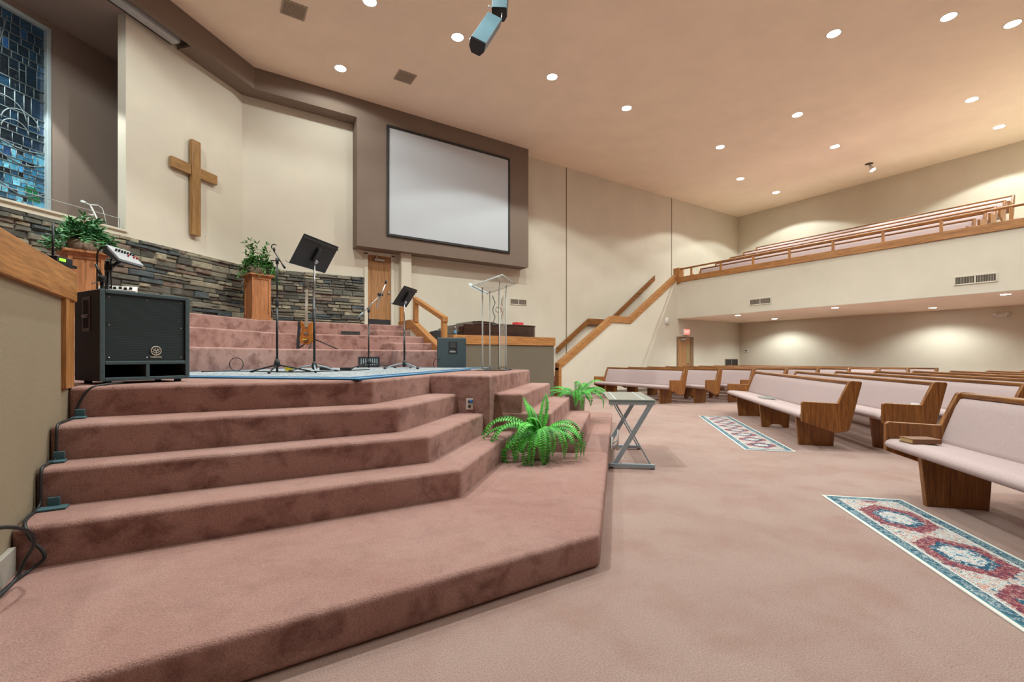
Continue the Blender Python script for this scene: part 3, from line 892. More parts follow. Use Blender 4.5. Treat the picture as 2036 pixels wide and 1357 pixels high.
fl = [(bear(178), .85, .62, 1.35), (bear(170), .55, .5, 1.5), (bear(200), 1.0, .72, 1.3), (bear(215), .8, .62, 1.25), (bear(235), .95, .78, 1.3),
      (bear(250), .8, .74, 1.15), (bear(265), .62, .66, .75), (bear(285), .85, .72, .9), (bear(243), .55, .68, 1.5), (bear(257), 1.05, .82, 1.25), (bear(160), 1.0, .55, 1.35), (bear(140), .9, .56, 1.3),
      (bear(120), .75, .58, 1.25), (bear(105), .8, .62, 1.15), (bear(92), .7, .60, 1.2), (bear(78), .95, .62, 1.1), (bear(60), .7, .45, .9),
      (bear(40), 1.4, .42, .15), (bear(320), 1.35, .40, .2), (bear(345), 1.25, .36, .3), (bear(190), 1.25, .34, .5), (bear(225), 1.15, .5, 1.1),
      (bear(98), 1.05, .6, 1.35), (bear(188), .7, .58, 1.45), (bear(205), .6, .58, 1.5)]
fern((f1[0], f1[1], ZS[0]), 'large green fern in a white pot before the stage steps, nearest the camera', 21, fl, .135, .26, 8, .42)
f2 = B(-.62, 7.12)
fern((f2[0], f2[1], ZS[0]), 'green fern in a white pot behind the carpet blocks, farther from the camera', 33,
     [(bear(60), .9, .62, .9), (bear(90), .7, .7, .9), (bear(100), .9, .72, 1.1), (bear(120), .9, .6, 1.2), (bear(250), .8, .55, .8), (bear(280), .8, .6, .8), (bear(300), 1.0, .5, .7), (bear(180), 1.2, .5, 1.2), (bear(150), 1.0, .55, 1.2), (bear(80), 1.2, .55, .6)], .14, .42, 14, .52)

# ------------------------------------------------------------------ subwoofer
SUBW, SUBH, SUBD = .56, .635, .40
s0 = cam2room(-.9015 * 3.12, 3.12)
sd_ = Vector((cam2room(.26, .48)[0], cam2room(.26, .48)[1], 0)).normalized()
sub = thing('subwoofer', 'large black subwoofer with a mesh grille at the left stage edge', 'loudspeaker',
            (s0[0], s0[1], ZS[4]), math.atan2(sd_.y, sd_.x))       # x along the front, +y backwards
M_TOLEX = plain('speaker_carpet', (.022, .024, .026), .85, var=.3, vs=120, bmp=.5, bs=260)
M_TOLEXE = plain('speaker_edge', (.05, .09, .105), .6, var=.2, vs=90, bmp=.3, bs=260)
zb = .022
c = MB()
c.bb(0, .03, 0, SUBD, zb, zb + SUBH); c.bb(SUBW - .03, SUBW, 0, SUBD, zb, zb + SUBH)
c.bb(.03, SUBW - .03, 0, SUBD, zb, zb + .025); c.bb(.03, SUBW - .03, 0, SUBD, zb + SUBH - .025, zb + SUBH)
c.bb(.03, SUBW - .03, SUBD - .02, SUBD, zb + .025, zb + SUBH - .025)
c.bb(.03, SUBW - .03, .004, SUBD, zb + .115, zb + .14)
c.bb(SUBW / 2 - .012, SUBW / 2 + .012, .004, SUBD - .1, zb + .025, zb + .115)
obj('cabinet', c, M_TOLEX, sub, .006)
e = MB()
e.bb(0, .03, -.004, .002, zb, zb + SUBH); e.bb(SUBW - .03, SUBW, -.004, .002, zb, zb + SUBH)
e.bb(.03, SUBW - .03, -.004, .002, zb, zb + .025); e.bb(.03, SUBW - .03, -.004, .002, zb + SUBH - .025, zb + SUBH)
e.bb(.03, SUBW - .03, -.004, .004, zb + .115, zb + .14); e.bb(SUBW / 2 - .012, SUBW / 2 + .012, -.004, .004, zb + .025, zb + .115)
obj('front_edging', e, M_TOLEXE, sub, .003)
# perforated grille
m, nt, b = newmat('perforated_grille')
tc = nt.nodes.new('ShaderNodeTexCoord'); sp = nt.nodes.new('ShaderNodeSeparateXYZ'); nt.links.new(tc.outputs['Object'], sp.inputs[0])
gx = X(nt, sp.outputs[0]) * 95; gz = X(nt, sp.outputs[2]) * 82
row = gz.floor(); sh = row.wrap(0, 2).floor() * .5
ux = (gx + sh).wrap(-.5, .5); uz = gz.wrap(-.5, .5)
r2 = ux * ux + uz * uz
hole = r2.lt(.115)
nt.links.new(mix(nt, hole, (.020, .045, .053), (.002, .003, .004)), b.inputs['Base Color']); b.inputs['Roughness'].default_value = .5
bump(nt, b, (hole * -1).k, .6, .003)
obj('grille', MB().bb(.03, SUBW - .03, .012, .022, zb + .14, zb + SUBH - .025), m, sub)
sc_ = MB()
for x in (.055, SUBW / 2, SUBW - .055):
    for z in (zb + .165, zb + SUBH - .05, zb + .39):
        if not (abs(x - SUBW / 2) < .01 and z < .5 and z > .2): sc_.lathe([(0, .006), (.005, .004), (.005, 0)], 10, M=Matrix.Translation((x, .012, z)) @ Matrix.Rotation(PI / 2, 4, 'X'))
obj('grille_screw', sc_, M_STEEL, sub)
# badge: ring with three crossed tuning forks and the maker's lettering
bd = MB(); lx, lz, R = SUBW * .60, zb + .215, .032
bd.tube([(lx + R * math.cos(a), .006, lz + R * math.sin(a)) for a in [2 * PI * i / 32 for i in range(33)]], .0035, 8, False)
for k in range(3):
    M = Matrix.Translation((lx, .006, lz)) @ Matrix.Rotation(2 * PI * k / 3, 4, 'Y')
    bd.box(None, (.0045, .006, .020), M=M @ Matrix.Translation((0, 0, -.014)))
    bd.box(None, (.014, .006, .004), M=M @ Matrix.Translation((0, 0, .001)))
    for sx in (-1, 1): bd.box(None, (.0042, .006, .021), M=M @ Matrix.Translation((sx * .0065, 0, .013)))
M_BADGE = plain('badge_cream', (.62, .60, .53), .4)
obj('badge', bd, M_BADGE, sub)
def text(name, s, size, parent, loc, rot, mat, ext=.001, align='CENTER'):
    cu = bpy.data.curves.new(name, 'FONT'); cu.body = s; cu.size = size; cu.extrude = ext
    cu.align_x = align; cu.align_y = 'CENTER'
    tmp = bpy.data.objects.new(name, cu); COL.objects.link(tmp)
    if ext: cu.offset = .0004
    bpy.context.view_layer.update()
    me = bpy.data.meshes.new_from_object(tmp.evaluated_get(bpy.context.evaluated_depsgraph_get()))
    bpy.data.objects.remove(tmp); me.materials.clear(); me.materials.append(mat)
    o = bpy.data.objects.new(name, me); COL.objects.link(o)
    o.parent = parent; o.location = loc; o.rotation_euler = rot
    return o
tx = text('lettering', 'YAMAHA', .0185, sub, (lx, .009, lz - .047), (PI / 2, 0, 0), M_BADGE, .0015)
# side handle
h = MB()
for z in (.36, .58): h.bb(-.006, .002, .135, .255, zb + z - .012, zb + z + .012)
for y in (.143, .247): h.bb(-.006, .002, y - .010, y + .010, zb + .36, zb + .58)
obj('handle_frame', h, plain('handle_brown', (.055, .042, .04), .5), sub, .003)
obj('handle_recess', MB().bb(-.003, .0005, .15, .24, zb + .37, zb + .57), plain('recess_black', (.003, .003, .003), .9), sub)
obj('handle_grip', MB().tube([(-.004, .15, zb + .455), (-.008, .195, zb + .455), (-.004, .24, zb + .455)], .012, 10), plain('grip_grey', (.13, .12, .12), .4), sub)
for (x, y) in ((.06, .05), (SUBW - .06, .05), (.06, SUBD - .05), (SUBW - .06, SUBD - .05)):
    obj('foot', MB().lathe([(.022, 0), (.024, zb)], 14, (x, y, 0)), M_BLKP, sub)

# small stage monitor seen from its back
mo = cam2room((898 - 1018) / F * 7.95, 7.95)
mon = thing('monitor_speaker', 'dark grey powered speaker with its back panel showing, far right of the stage', 'loudspeaker', (mo[0], mo[1], ZS[4]), math.radians(57.2 - 90) + .13)
obj('cabinet', MB().bb(-.245, .245, -.2, .2, 0, .52), plain('speaker_grey', (.05, .068, .075), .75, bmp=.3, bs=250), mon, .02, 3)
obj('control_plate', MB().bb(-.05, .095, -.206, -.19, .25, .45), M_BLKP, mon, .003)
obj('input_recess', MB().bb(-.025, .065, -.210, -.204, .35, .435), M_VENTD, mon)
obj('marking', MB().bb(-.03, .07, -.2085, -.205, .274, .284).bb(-.025, .055, -.2085, -.205, .30, .303), M_TRIMW, mon)
obj('power_cord', MB().tube([(-.20, -.21, .15), (-.27, -.24, .16), (-.31, -.22, .08), (-.29, -.18, .012)], .006, 8), M_CABLE, mon)

# ------------------------------------------------------------------ stands
def tripod_feet(t, r, z1, az0, flat=False, mat=None, n=3):
    for k in range(n):
        a = az0 + 2 * PI * k / n
        d = Vector((math.cos(a), math.sin(a), 0))
        if flat: pts = [d * .02 + Vector((0, 0, z1)), d * r * .5 + Vector((0, 0, z1 * .7)), d * r + Vector((0, 0, .012))]
        else: pts = [d * .02 + Vector((0, 0, z1)), d * r + Vector((0, 0, .014))]
        l = MB(); l.tube(pts, .009, 8)
        lo = obj('leg', l, mat or M_BLACK, t)
        obj('rubber_foot', MB().tube([d * (r - .03) + Vector((0, 0, .017)), d * (r + .01) + Vector((0, 0, .013))], .013, 8), M_BLKP, lo)
s1 = at(551, 742, RZ_)
ms = thing('microphone_stand', 'tall black microphone stand with an empty clip, left of the music stands', 'microphone stand', (s1[0], s1[1], RZ_))
vd = Vector((CS, SN, 0)); rd = Vector((SN, -CS, 0))
k1 = depth(s1) / F
top = (742 - 522) * k1
obj('pole', MB().tube([(0, 0, .01), (0, 0, .62 * top)], .0125, 12).tube([(0, 0, .6 * top), (0, 0, top)], .0085, 12), M_BLACK, ms)
obj('base_hub', MB().lathe([(.016, .07), (.038, .075), (.03, .12), (.018, .16)], 16), M_BLKP, ms)
obj('collar', MB().lathe([(.018, .60 * top), (.02, .62 * top), (.018, .66 * top), (.012, .67 * top)], 14), M_BLKP, ms)
tripod_feet(ms, .36, .09, math.radians(57 + 75))
bA = rd * ((-6) * k1) + Vector((0, 0, (742 - 500) * k1))
bB = rd * (10 * k1) + Vector((0, 0, (742 - 526) * k1)) + vd * .01
bm = obj('boom', MB().tube([bA, bB], .006, 8), M_BLACK, ms)
obj('counterweight', MB().tube([bB, bB + (bB - bA).normalized() * .05], .012, 10), M_BLKP, bm)
obj('clutch', MB().tube([(0, 0, top - .02), (0, 0, top + .05)], .017, 10).tube([Vector((0, 0, top + .02)) - rd * .07, Vector((0, 0, top + .02)) + rd * .03], .007, 8), M_BLKP, ms)
obj('microphone_clip', MB().tube([bA, bA + Vector((0, 0, .04))], .012, 10).tube([bA + Vector((0, 0, .05)) + (rd * math.cos(a) + Vector((0, 0, 1)) * math.sin(a)) * .03 for a in [PI * .2 + 1.7 * PI * i / 10 for i in range(9)]], .006, 6), M_BLKP, ms)

def music_stand(px, py, ptop, corners, Yc, label, az):
    b0 = at(px, py, RZ_)
    t = thing('music_stand', label, 'music stand', (b0[0], b0[1], RZ_))
    Yb = depth(b0); kk = Yb / F
    zt = (py - ptop) * kk
    obj('lower_tube', MB().tube([(0, 0, .06), (0, 0, zt * .55)], .014, 12), M_BLACK, t)
    obj('upper_tube', MB().tube([(0, 0, zt * .5), (0, 0, zt)], .0085, 12), M_STEEL, t)
    obj('hub', MB().lathe([(.012, .03), (.03, .05), (.03, .09), (.016, .13)], 16), M_BLKP, t)
    tripod_feet(t, .30, .085, az, True, M_GREY)
    # desk: width along the bevel direction, leaning outwards at the top
    e2 = Vector((E2[0], E2[1], 0)); f2_ = Vector((F2[0], F2[1], 0))
    wd, hg, lean = corners
    up = Vector((0, 0, math.cos(lean))) + f2_ * math.sin(lean)
    nr = e2.cross(up).normalized()        # faces outwards/down
    c0 = Vector((0, 0, zt)) - f2_ * .02
    M = Matrix.Translation(c0) @ Matrix((e2, nr, up)).transposed().to_4x4()
    dk = MB()
    dk.box(None, (wd, .006, hg), M=M @ Matrix.Translation((0, 0, .06)))
    dk.box(None, (wd, .016, .02), M=M @ Matrix.Translation((0, .008, hg / 2 + .02)))
    d_ = obj('desk', dk, M_BLKP, t, .004)
    obj('ledge', MB().box(None, (wd, .06, .006), M=M @ Matrix.Translation((0, -.03, .06 - hg / 2))), M_STEEL, t)
    br = MB().box(None, (.06, .035, .17), M=M @ Matrix.Translation((0, .02, .06)))
    obj('bracket', br, M_BLKP, t, .006)
    obj('tilt_knob', MB().tube([c0 + nr * .03 - up * .01, c0 + nr * .07 - up * .01], .02, 14), M_STEEL, t)
    return t
music_stand(625, 741, 515, (.64, .37, .55), 5.6, 'tall black music stand with its desk tilted, left of the other music stand', .4)
music_stand(804, 734, 597, (.46, .33, .62), 7.4, 'short black music stand beside the choir stair rail', .9)

s2 = at(733, 733, RZ_)
m2 = thing('microphone_stand', 'low microphone stand with silver boom before the wooden door', 'microphone stand', (s2[0], s2[1], RZ_))
k2 = depth(s2) / F
z2 = (733 - 619) * k2
obj('pole', MB().tube([(0, 0, .01), (0, 0, z2 * .75)], .012, 12).tube([(0, 0, z2 * .7), (0, 0, z2)], .008, 12), M_BLACK, m2)
obj('base_hub', MB().lathe([(.014, .06), (.034, .07), (.026, .11), (.016, .15)], 16), M_BLKP, m2)
tripod_feet(m2, .42, .09, math.radians(57 - 78))
def pxv(px, py, ox, oy, k): return rd * ((px - ox) * k) + Vector((0, 0, (oy - py) * k))
a0 = pxv(713, 631, 733, 733, k2); a1 = pxv(758, 586, 733, 733, k2); c0 = pxv(768, 565, 733, 733, k2); c1 = pxv(750, 614, 733, 733, k2)
obj('boom', MB().tube([a0, a1], .009, 8), M_STEEL, m2)
obj('boom_weight', MB().tube([a0, a0 + (a1 - a0) * .2], .014, 10), M_GREY, m2)
obj('second_boom', MB().tube([c0 - vd * .04, c1 - vd * .04], .009, 8), M_STEEL, m2)
obj('clutch', MB().tube([a1 + rd * .03, a1 - rd * .05 - vd * .03], .024, 10).tube([Vector((0, 0, z2 - .02)), Vector((0, 0, z2 + .05))], .02, 10), M_BLKP, m2)
obj('microphone_clip', MB().tube([c0 - vd * .04, c0 - vd * .04 + Vector((.01, 0, .05))], .016, 8), M_BLKP, m2)

# ------------------------------------------------------------------ bass guitar on its stand
T1E = TZ[0]
g0 = at(612, 697, T1E) if False else cam2room((612 - 1018) / F * 8.05, 8.05)
kg = 8.05 / F
def gp_(px, py, dz=0.0): return Vector((g0[0], g0[1], 0)) + rd * ((px - 612) * kg) + Vector((0, 0, EYE - (py - HZ) * kg))
gt = thing('bass_guitar', 'amber bass guitar leaning upright on its black stand among the choir risers', 'guitar')
body2 = [(-.13, 0.0), (-.17, .06), (-.16, .15), (-.125, .24), (-.15, .33), (-.165, .40), (-.13, .43), (-.09, .39), (-.05, .345), (.03, .345), (.07, .37), (.125, .40), (.15, .37), (.125, .30), (.115, .24), (.155, .15), (.165, .06), (.12, -.005), (0, -.03)]
gc = gp_(611, 683)
Mg = Matrix.Translation(gc) @ Matrix((rd, vd, Vector((0, 0, 1)))).transposed().to_4x4() @ Matrix.Rotation(-.10, 4, 'X') @ Matrix.Rotation(-.03, 4, 'Y')
gb = MB(); n = len(body2)
vs = [Mg @ Vector((x * .78, -.02, z * .95)) for x, z in body2] + [Mg @ Vector((x * .78, .02, z * .95)) for x, z in body2]
gb.add(vs, [tuple(range(n)), tuple(range(2 * n - 1, n - 1, -1))] + [(i, n + i, n + (i + 1) % n, (i + 1) % n) for i in range(n)])
obj('body', gb, wood('guitar_amber', (.28, .075, .014), (.40, .13, .025), (.48, .19, .04), 'z', 1, .25, .5), gt, .006)
obj('neck', MB().box(None, (.045, .024, .68), M=Mg @ Matrix.Translation((-.01, -.03, .62))), plain('fretboard', (.30, .235, .17), .5), gt, .003)
obj('headstock', MB().box(None, (.075, .018, .15), M=Mg @ Matrix.Translation((-.012, -.02, 1.02))), plain('headstock_dark', (.09, .07, .055), .4), gt, .004)
tp = MB()
for k in range(4):
    for sx in (-1, 1): tp.box(None, (.03, .012, .018), M=Mg @ Matrix.Translation((-.012 + sx * .055, -.02, .965 + .035 * k)))
obj('tuning_pegs', tp, M_CHROME, gt)
obj('pickup', MB().box(None, (.085, .012, .03), M=Mg @ Matrix.Translation((-.01, -.026, .17))), M_STEEL, gt)
obj('bridge', MB().box(None, (.08, .014, .035), M=Mg @ Matrix.Translation((-.01, -.028, .045))), M_CHROME, gt)
kn_ = MB()
for x, z in ((.075, .15), (.085, .10), (.08, .05)): kn_.tube([Mg @ Vector((x, -.02, z)), Mg @ Vector((x, -.036, z))], .010, 10)
obj('control_knobs', kn_, plain('brass', (.6, .42, .15), .3, .9), gt)
obj('strings', MB().tube([Mg @ Vector((-.02, -.045, .05)), Mg @ Vector((-.02, -.045, .95))], .0016, 5).tube([Mg @ Vector((0, -.045, .05)), Mg @ Vector((0, -.045, .95))], .0016, 5), M_STEEL, gt)
obj('strap', MB().box(None, (.055, .012, .52), M=Mg @ Matrix.Translation((-.155, .0, .13)) @ Matrix.Rotation(.05, 4, 'Y')).box(None, (.05, .012, .10), M=Mg @ Matrix.Translation((-.12, .0, .38))), M_BLKP, gt, .003)
gs = thing('guitar_stand', 'black tripod guitar stand holding the amber bass guitar', 'guitar stand')
cst = gp_(617, 690) + vd * .10; cst.z = T1E
obj('pole', MB().tube([cst + Vector((0, 0, .12)), cst + Vector((0, 0, 1.12)) + vd * .02], .011, 10), M_BLACK, gs)
obj('neck_yoke', MB().tube([cst + Vector((0, 0, 1.11)) - rd * .16 - vd * .06, cst + Vector((0, 0, 1.14)) - rd * .05, cst + Vector((0, 0, 1.10)) + rd * .06, cst + Vector((0, 0, 1.15)) + rd * .17], .010, 8), M_BLACK, gs)
obj('body_rest', MB().tube([cst + Vector((0, 0, .17)) - rd * .1 - vd * .2, cst + Vector((0, 0, .19)), cst + Vector((0, 0, .17)) + rd * .10 - vd * .2], .011, 8), plain('yellow_foam', (.50, .34, .05), .7), gs)
for a in (math.radians(57 + 100), math.radians(57 - 95), math.radians(57 + 190)):
    d = Vector((math.cos(a), math.sin(a), 0)); r_ = .46 if a < 0.5 and a > -1.5 else .26
    obj('leg', MB().tube([cst + Vector((0, 0, .20)), cst + d * r_ + Vector((0, 0, .012))], .010, 8), M_BLACK, gs)

# ------------------------------------------------------------------ clear acrylic lectern
le = thing('lectern', 'clear acrylic lectern with a tilted reading shelf near the stage front', 'lectern')
def LB(n, t, z): return Vector((*B(n, t), z))
col = MB()
n0, n1, t0, t1 = -1.87, -1.64, 6.28, 6.65
zL = RZ_ + .012
for a, b_ in (((n0, t0), (n1, t0)), ((n1, t0), (n1, t1)), ((n0, t1), (n1, t1))):
    pa_, pb_ = Vector((*B(*a), 0)), Vector((*B(*b_), 0)); d = (pb_ - pa_); L = d.length
    col.box(((pa_ + pb_).x / 2, (pa_ + pb_).y / 2, (zL + 2.17) / 2), (L, .01, 2.17 - zL), math.atan2(d.y, d.x))
obj('column', col, M_ACR, le)
ed = MB()
for n_, t_ in ((n0 - .012, t0 - .012), (n1 + .012, t0 - .012), (n0 - .012, t1 + .012), (n1 + .012, t1 + .012)):
    ed.tube([LB(n_, t_, zL), LB(n_, t_, 2.15 + (n_ + 1.97) * .31)], .0065, 6)
obj('column_edge', ed, M_ACRE, le)
obj('base_plate', MB().bbB(-2.0, -1.52, 6.1, 6.84, RZ_, RZ_ + .012), M_ACR, le)
sh_ = [(-1.97, 6.05, 2.16), (-1.53, 6.05, 2.298), (-1.53, 6.85, 2.298), (-1.97, 6.85, 2.16)]
sv = [LB(*q) for q in sh_] + [LB(q[0], q[1], q[2] + .012) for q in sh_]
obj('reading_shelf', MB().add(sv, [(3, 2, 1, 0), (4, 5, 6, 7), (0, 1, 5, 4), (1, 2, 6, 5), (2, 3, 7, 6), (3, 0, 4, 7)]), M_ACR, le)
lip = [LB(*q) + Vector((0, 0, .006)) for q in sh_]
obj('shelf_edge', MB().tube(lip + [lip[0]], .009, 6), M_ACRE, le)
obj('shelf_lip', MB().tube([LB(-1.985, 6.03, 2.165), LB(-2.0, 6.03, 2.20)], .01, 6).prism([B(-2.0, 6.05), B(-1.975, 6.05), B(-1.975, 6.85), B(-2.0, 6.85)], 2.155, 2.20), M_ACRE, le, .004)
hg = MB()
for sg in (-1, 1):
    hg.tube([LB(-1.70 + sg * (.045 + .035 * abs(math.cos(PI * i / 16 * 2)) ** 1.5 * (1 if i in range(17) else 0)), 6.46, 1.66 + .42 * i / 16) for i in range(17)], .006, 6)
hg.tube([LB(-1.78, 6.46, 1.66), LB(-1.62, 6.46, 1.66)], .006, 6)
obj('hourglass_brace', hg, M_ACRE, le)
obj('microphone_cable', MB().tube([LB(-1.70 + .04 * math.cos(a), 6.44 + .01 * a, 1.87 + .035 * math.sin(a)) for a in [2 * PI * i / 14 for i in range(18)]], .005, 6), M_STEEL, le)

# ------------------------------------------------------------------ folding table with glass top
ft = thing('folding_table', 'grey metal folding table with a glass top and crossed legs', 'table')
nA = at(1210.5, 931, 0); nB_ = at(1302, 934, 0); fA = at(1217.5, 892.5, 0)
o_ = Vector((nA[0], nA[1], 0)); ux_ = (Vector((nB_[0], nB_[1], 0)) - o_); wT = ux_.length; ux_.normalize(); uy_ = Vector((-ux_.y, ux_.x, 0)); dT = (Vector((fA[0], fA[1], 0)) - o_).dot(uy_)
ft.location = o_; ft.rotation_euler = (0, 0, math.atan2(ux_.y, ux_.x))
HT = .73
fr = MB()
fr.bb(0, wT, -.015, .015, HT - .055, HT - .012); fr.bb(0, wT, dT - .015, dT + .015, HT - .055, HT - .012)
fr.bb(.055, .085, .015, dT - .015, HT - .055, HT - .015); fr.bb(wT - .115, wT - .085, .015, dT - .015, HT - .055, HT - .015)
obj('top_frame', fr, M_GREY, ft, .003)
obj('glass_top', MB().bb(-.005, wT + .005, -.02, dT + .02, HT - .010, HT), plain('table_glass', (.16, .235, .245), .12, var=.02, coat=.5), ft)
obj('glass_stripe', MB().bb(.072, .082, -.018, dT + .018, HT - .001, HT + .001).bb(wT - .112, wT - .102, -.018, dT + .018, HT - .001, HT + .001), M_ACRE, ft)
obj('glass_rim', MB().bb(-.006, wT + .006, -.021, -.0205, HT - .010, HT), plain('glass_rim', (.35, .50, .48), .2), ft)
for y in (0, dT):
    l = MB()
    l.extr([(wT - .07, HT - .05), (wT - .015, HT - .05), (.085, .035), (.03, .035)], lambda p, q, a: (p, a, q), y - .012, y + .012)
    obj('wide_leg', l, M_GREY, ft, .002)
    l = MB(); yy_ = y + .03 if y == 0 else y - .03
    l.tube([(.075, yy_, HT - .05), (wT - .04, yy_, .04)], .008, 8)
    obj('thin_leg', l, M_GREY, ft)
    f = obj('foot_bar', MB().bb(0, wT, y - .02, y + .02, .012, .052), M_GREY, ft, .003)
    obj('rubber_foot', MB().bb(.005, .045, y - .018, y + .018, 0, .013).bb(wT - .045, wT - .005, y - .018, y + .018, 0, .013), M_BLKP, f)
obj('label_holder', MB().tube([(.05, .3, .05), (.06, .3, .28)], .012, 6).tube([(.115, .3, .13), (.125, .3, .36)], .012, 6).tube([(.055, .3, .16), (.12, .3, .21)], .009, 6).tube([(.056, .3, .2), (.121, .3, .25)], .009, 6), M_WHITE, ft)
bt = MB()
for x in (.08, wT - .08): bt.tube([(x, -.016, HT - .03), (x, -.022, HT - .03)], .006, 8)
for x, z in ((.135, .12), (.095, .06)): bt.tube([(x + .03, -.012, z), (x + .03, -.018, z)], .006, 8)
obj('bolt', bt, M_STEEL, ft)
# ------------------------------------------------------------------ grand piano behind the divider
pn = thing('grand_piano', 'dark mahogany grand piano behind the low dividing wall', 'piano', (5.35, 10.62, .99)); pn.scale = (1, 1, 1.1)
outl = [(0, 0), (2.05, 0), (2.22, .03), (2.36, .12), (2.44, .30), (2.42, .50), (2.30, .66), (2.1, .76), (1.8, .86), (1.4, 1.05), (1.0, 1.28), (.6, 1.36), (0, 1.36)]
obj('case', MB().prism(outl, .62, .96), M_MAHOG, pn, .008)
obj('lid', MB().prism([(x * 1.01 + (.0 if x else -.0), y * 1.02 - .012) for x, y in outl if x > .0] + [(.32, 1.375), (.32, -.012)], .962, .99), M_MAHOG, pn, .005)
obj('music_desk', MB().extr([(.34, .985), (.38, 1.045), (.62, 1.06), (.86, 1.05), (1.05, 1.03), (1.2, .995), (1.2, .985)], lambda p, q, a: (p, a, q), .18, 1.2), M_MAHOG, pn, .006)
obj('fallboard', MB().bb(-.12, .30, .02, 1.34, .74, .90), M_MAHOG, pn, .01)
ky = obj('keybed', MB().bb(-.26, -.02, .04, 1.32, .60, .72), M_MAHOG, pn, .008)
for x, y in ((.15, .14), (.15, 1.2), (2.0, .42)):
    obj('leg', MB().lathe([(.035, 0), (.05, .05), (.045, .2), (.075, .5), (.085, .63)], 12, (x, y, 0)), M_MAHOG, pn)
rb = obj('red_folder', MB().box((0, 0, .04), (.26, .20, .08)), plain('red_card', (.62, .05, .06), .8), None, .006)
rb.location = (7.16, 10.80, 2.08); rb.rotation_euler = (0, 0, .3)
tag(rb, 'small bright red folder lying on the piano lid', 'folder')
# chair by the rail
ch = thing('black_chair', 'dark rounded chair back showing behind the choir stair rail', 'chair', (4.43, 10.25, .96), -.5)
obj('backrest', MB().extr([(-.22, 0), (-.23, .22), (-.17, .34), (0, .38), (.17, .34), (.23, .22), (.22, 0)], lambda p, q, a: (p, a, .5 + q), .16, .21), M_BLKP, ch, .012)
obj('seat', MB().bb(-.23, .23, -.25, .2, .40, .47), M_BLKP, ch, .02)
for sx in (-1, 1):
    for y in (-.22, .17): obj('leg', MB().tube([(sx * .2, y, .40), (sx * .21, y, 0)], .012, 8), M_BLACK, ch)
# bottle on the divider
bx = col_y(905, HV + .42)
bo = thing('water_bottle', 'small plastic water bottle with a blue label on the divider end', 'bottle', (5.06, HV + .2, 1.735))
obj('body', MB().lathe([(0, 0), (.03, 0), (.033, .01), (.033, .13), (.026, .16), (.012, .19), (.012, .20)], 18), M_ACR, bo)
obj('label', MB().lathe([(.0335, .045), (.0337, .05), (.0337, .115), (.0335, .12)], 18), plain('bottle_label', (.12, .30, .55), .5), bo)
obj('cap', MB().lathe([(.0135, .195), (.0135, .215), (0, .216)], 14), M_WHITE, bo)

# ------------------------------------------------------------------ gear behind the left wall cap and the subwoofer
rx = thing('wireless_receiver', 'black wireless receiver with a tall antenna beside the left wall cap', 'receiver')
kR = 3.55 / F
def pr(px, py, Y): 
    a = cam2room((px - 1018) / F * Y, Y); return Vector((a[0], a[1], EYE - (py - HZ) / F * Y))
c = pr(102, 518, 3.62)
Mr = Matrix.Translation(c) @ Matrix.Rotation(math.radians(57.2 - 90 + 10), 4, 'Z')
obj('body', MB().box(None, (.19, .16, .05), M=Mr), M_BLKP, rx, .004)
obj('antenna', MB().tube([pr(105, 516, 3.62), pr(105.5, 443, 3.62)], .008, 8), M_BLKP, rx)
obj('status_light', MB().box(None, (.006, .06, .022), M=Mr @ Matrix.Translation((.097, -.03, .0))), plain('green_led', (.2, .5, .05), .4, emit=(.35, .8, .05), es=.8), rx)
obj('rack_shelf', MB().box(None, (.22, .2, .02), M=Mr @ Matrix.Translation((0, 0, -.036))).tube([c - Vector((0, 0, .04)), Vector((c.x, c.y, ZS[4]))], .02, 10), M_BLACK, rx)
Ym = 3.95
mx = thing('audio_mixer', 'small silver audio mixer with black sides tilted on a clamp stand behind the subwoofer', 'mixer')
pa, pb, pc = pr(209, 488, Ym - .08), pr(287, 527, Ym + .16), pr(243, 487, Ym + .35)
ex = (pb - pr(238, 512, Ym - .12)).normalized()
a = pr(238, 514, Ym - .14); b_ = pr(286, 528, Ym + .06); d_ = pr(211, 486, Ym + .02)
e1 = (b_ - a); e2_ = (d_ - a); nn = e1.cross(e2_).normalized()
if nn.z < 0: nn = -nn
q4 = a + e1 + e2_
deck = [a, b_, q4, d_]
obj('top_panel', MB().add([p for p in deck] + [p - nn * .02 for p in deck], [(0, 1, 2, 3), (7, 6, 5, 4), (0, 4, 5, 1), (1, 5, 6, 2), (2, 6, 7, 3), (3, 7, 4, 0)]), plain('mixer_silver', (.50, .52, .55), .35, .3), mx, .003)
lo = [p - nn * .02 for p in deck]; lo2 = [lo[0] - nn * .012, lo[1] - nn * .012, lo[2] - nn * .06, lo[3] - nn * .06]
obj('housing', MB().add(lo + lo2, [(0, 1, 2, 3), (7, 6, 5, 4), (0, 4, 5, 1), (1, 5, 6, 2), (2, 6, 7, 3), (3, 7, 4, 0)]), M_BLKP, mx, .003)
kb = MB(); kr = MB()
for i in range(7):
    p = a + e1 * (.18 + .12 * i) + e2_ * .62
    kb.tube([p, p + nn * .022], .008, 8)
    if i in (3, 5, 6):
        p = a + e1 * (.2 + .12 * i) + e2_ * .40; kr.tube([p, p + nn * .018], .007, 8)
obj('knobs', kb, M_BLKP, mx); obj('red_knobs', kr, plain('red_knob', (.5, .03, .03), .4), mx)
pm = (a + b_ + q4 + d_) / 4 - nn * .05
pole = pr(213, 560, Ym + .05); 
obj('stand_pole', MB().tube([Vector((pole.x, pole.y, ZS[4])), Vector((pole.x, pole.y, pr(213, 520, Ym + .05).z))], .017, 12), M_BLACK, mx)
obj('clamp', MB().tube([Vector((pole.x, pole.y, pr(213, 535, Ym).z)), pm], .014, 8).box(tuple(pr(216, 533, Ym)), (.05, .05, .05)), M_BLKP, mx)
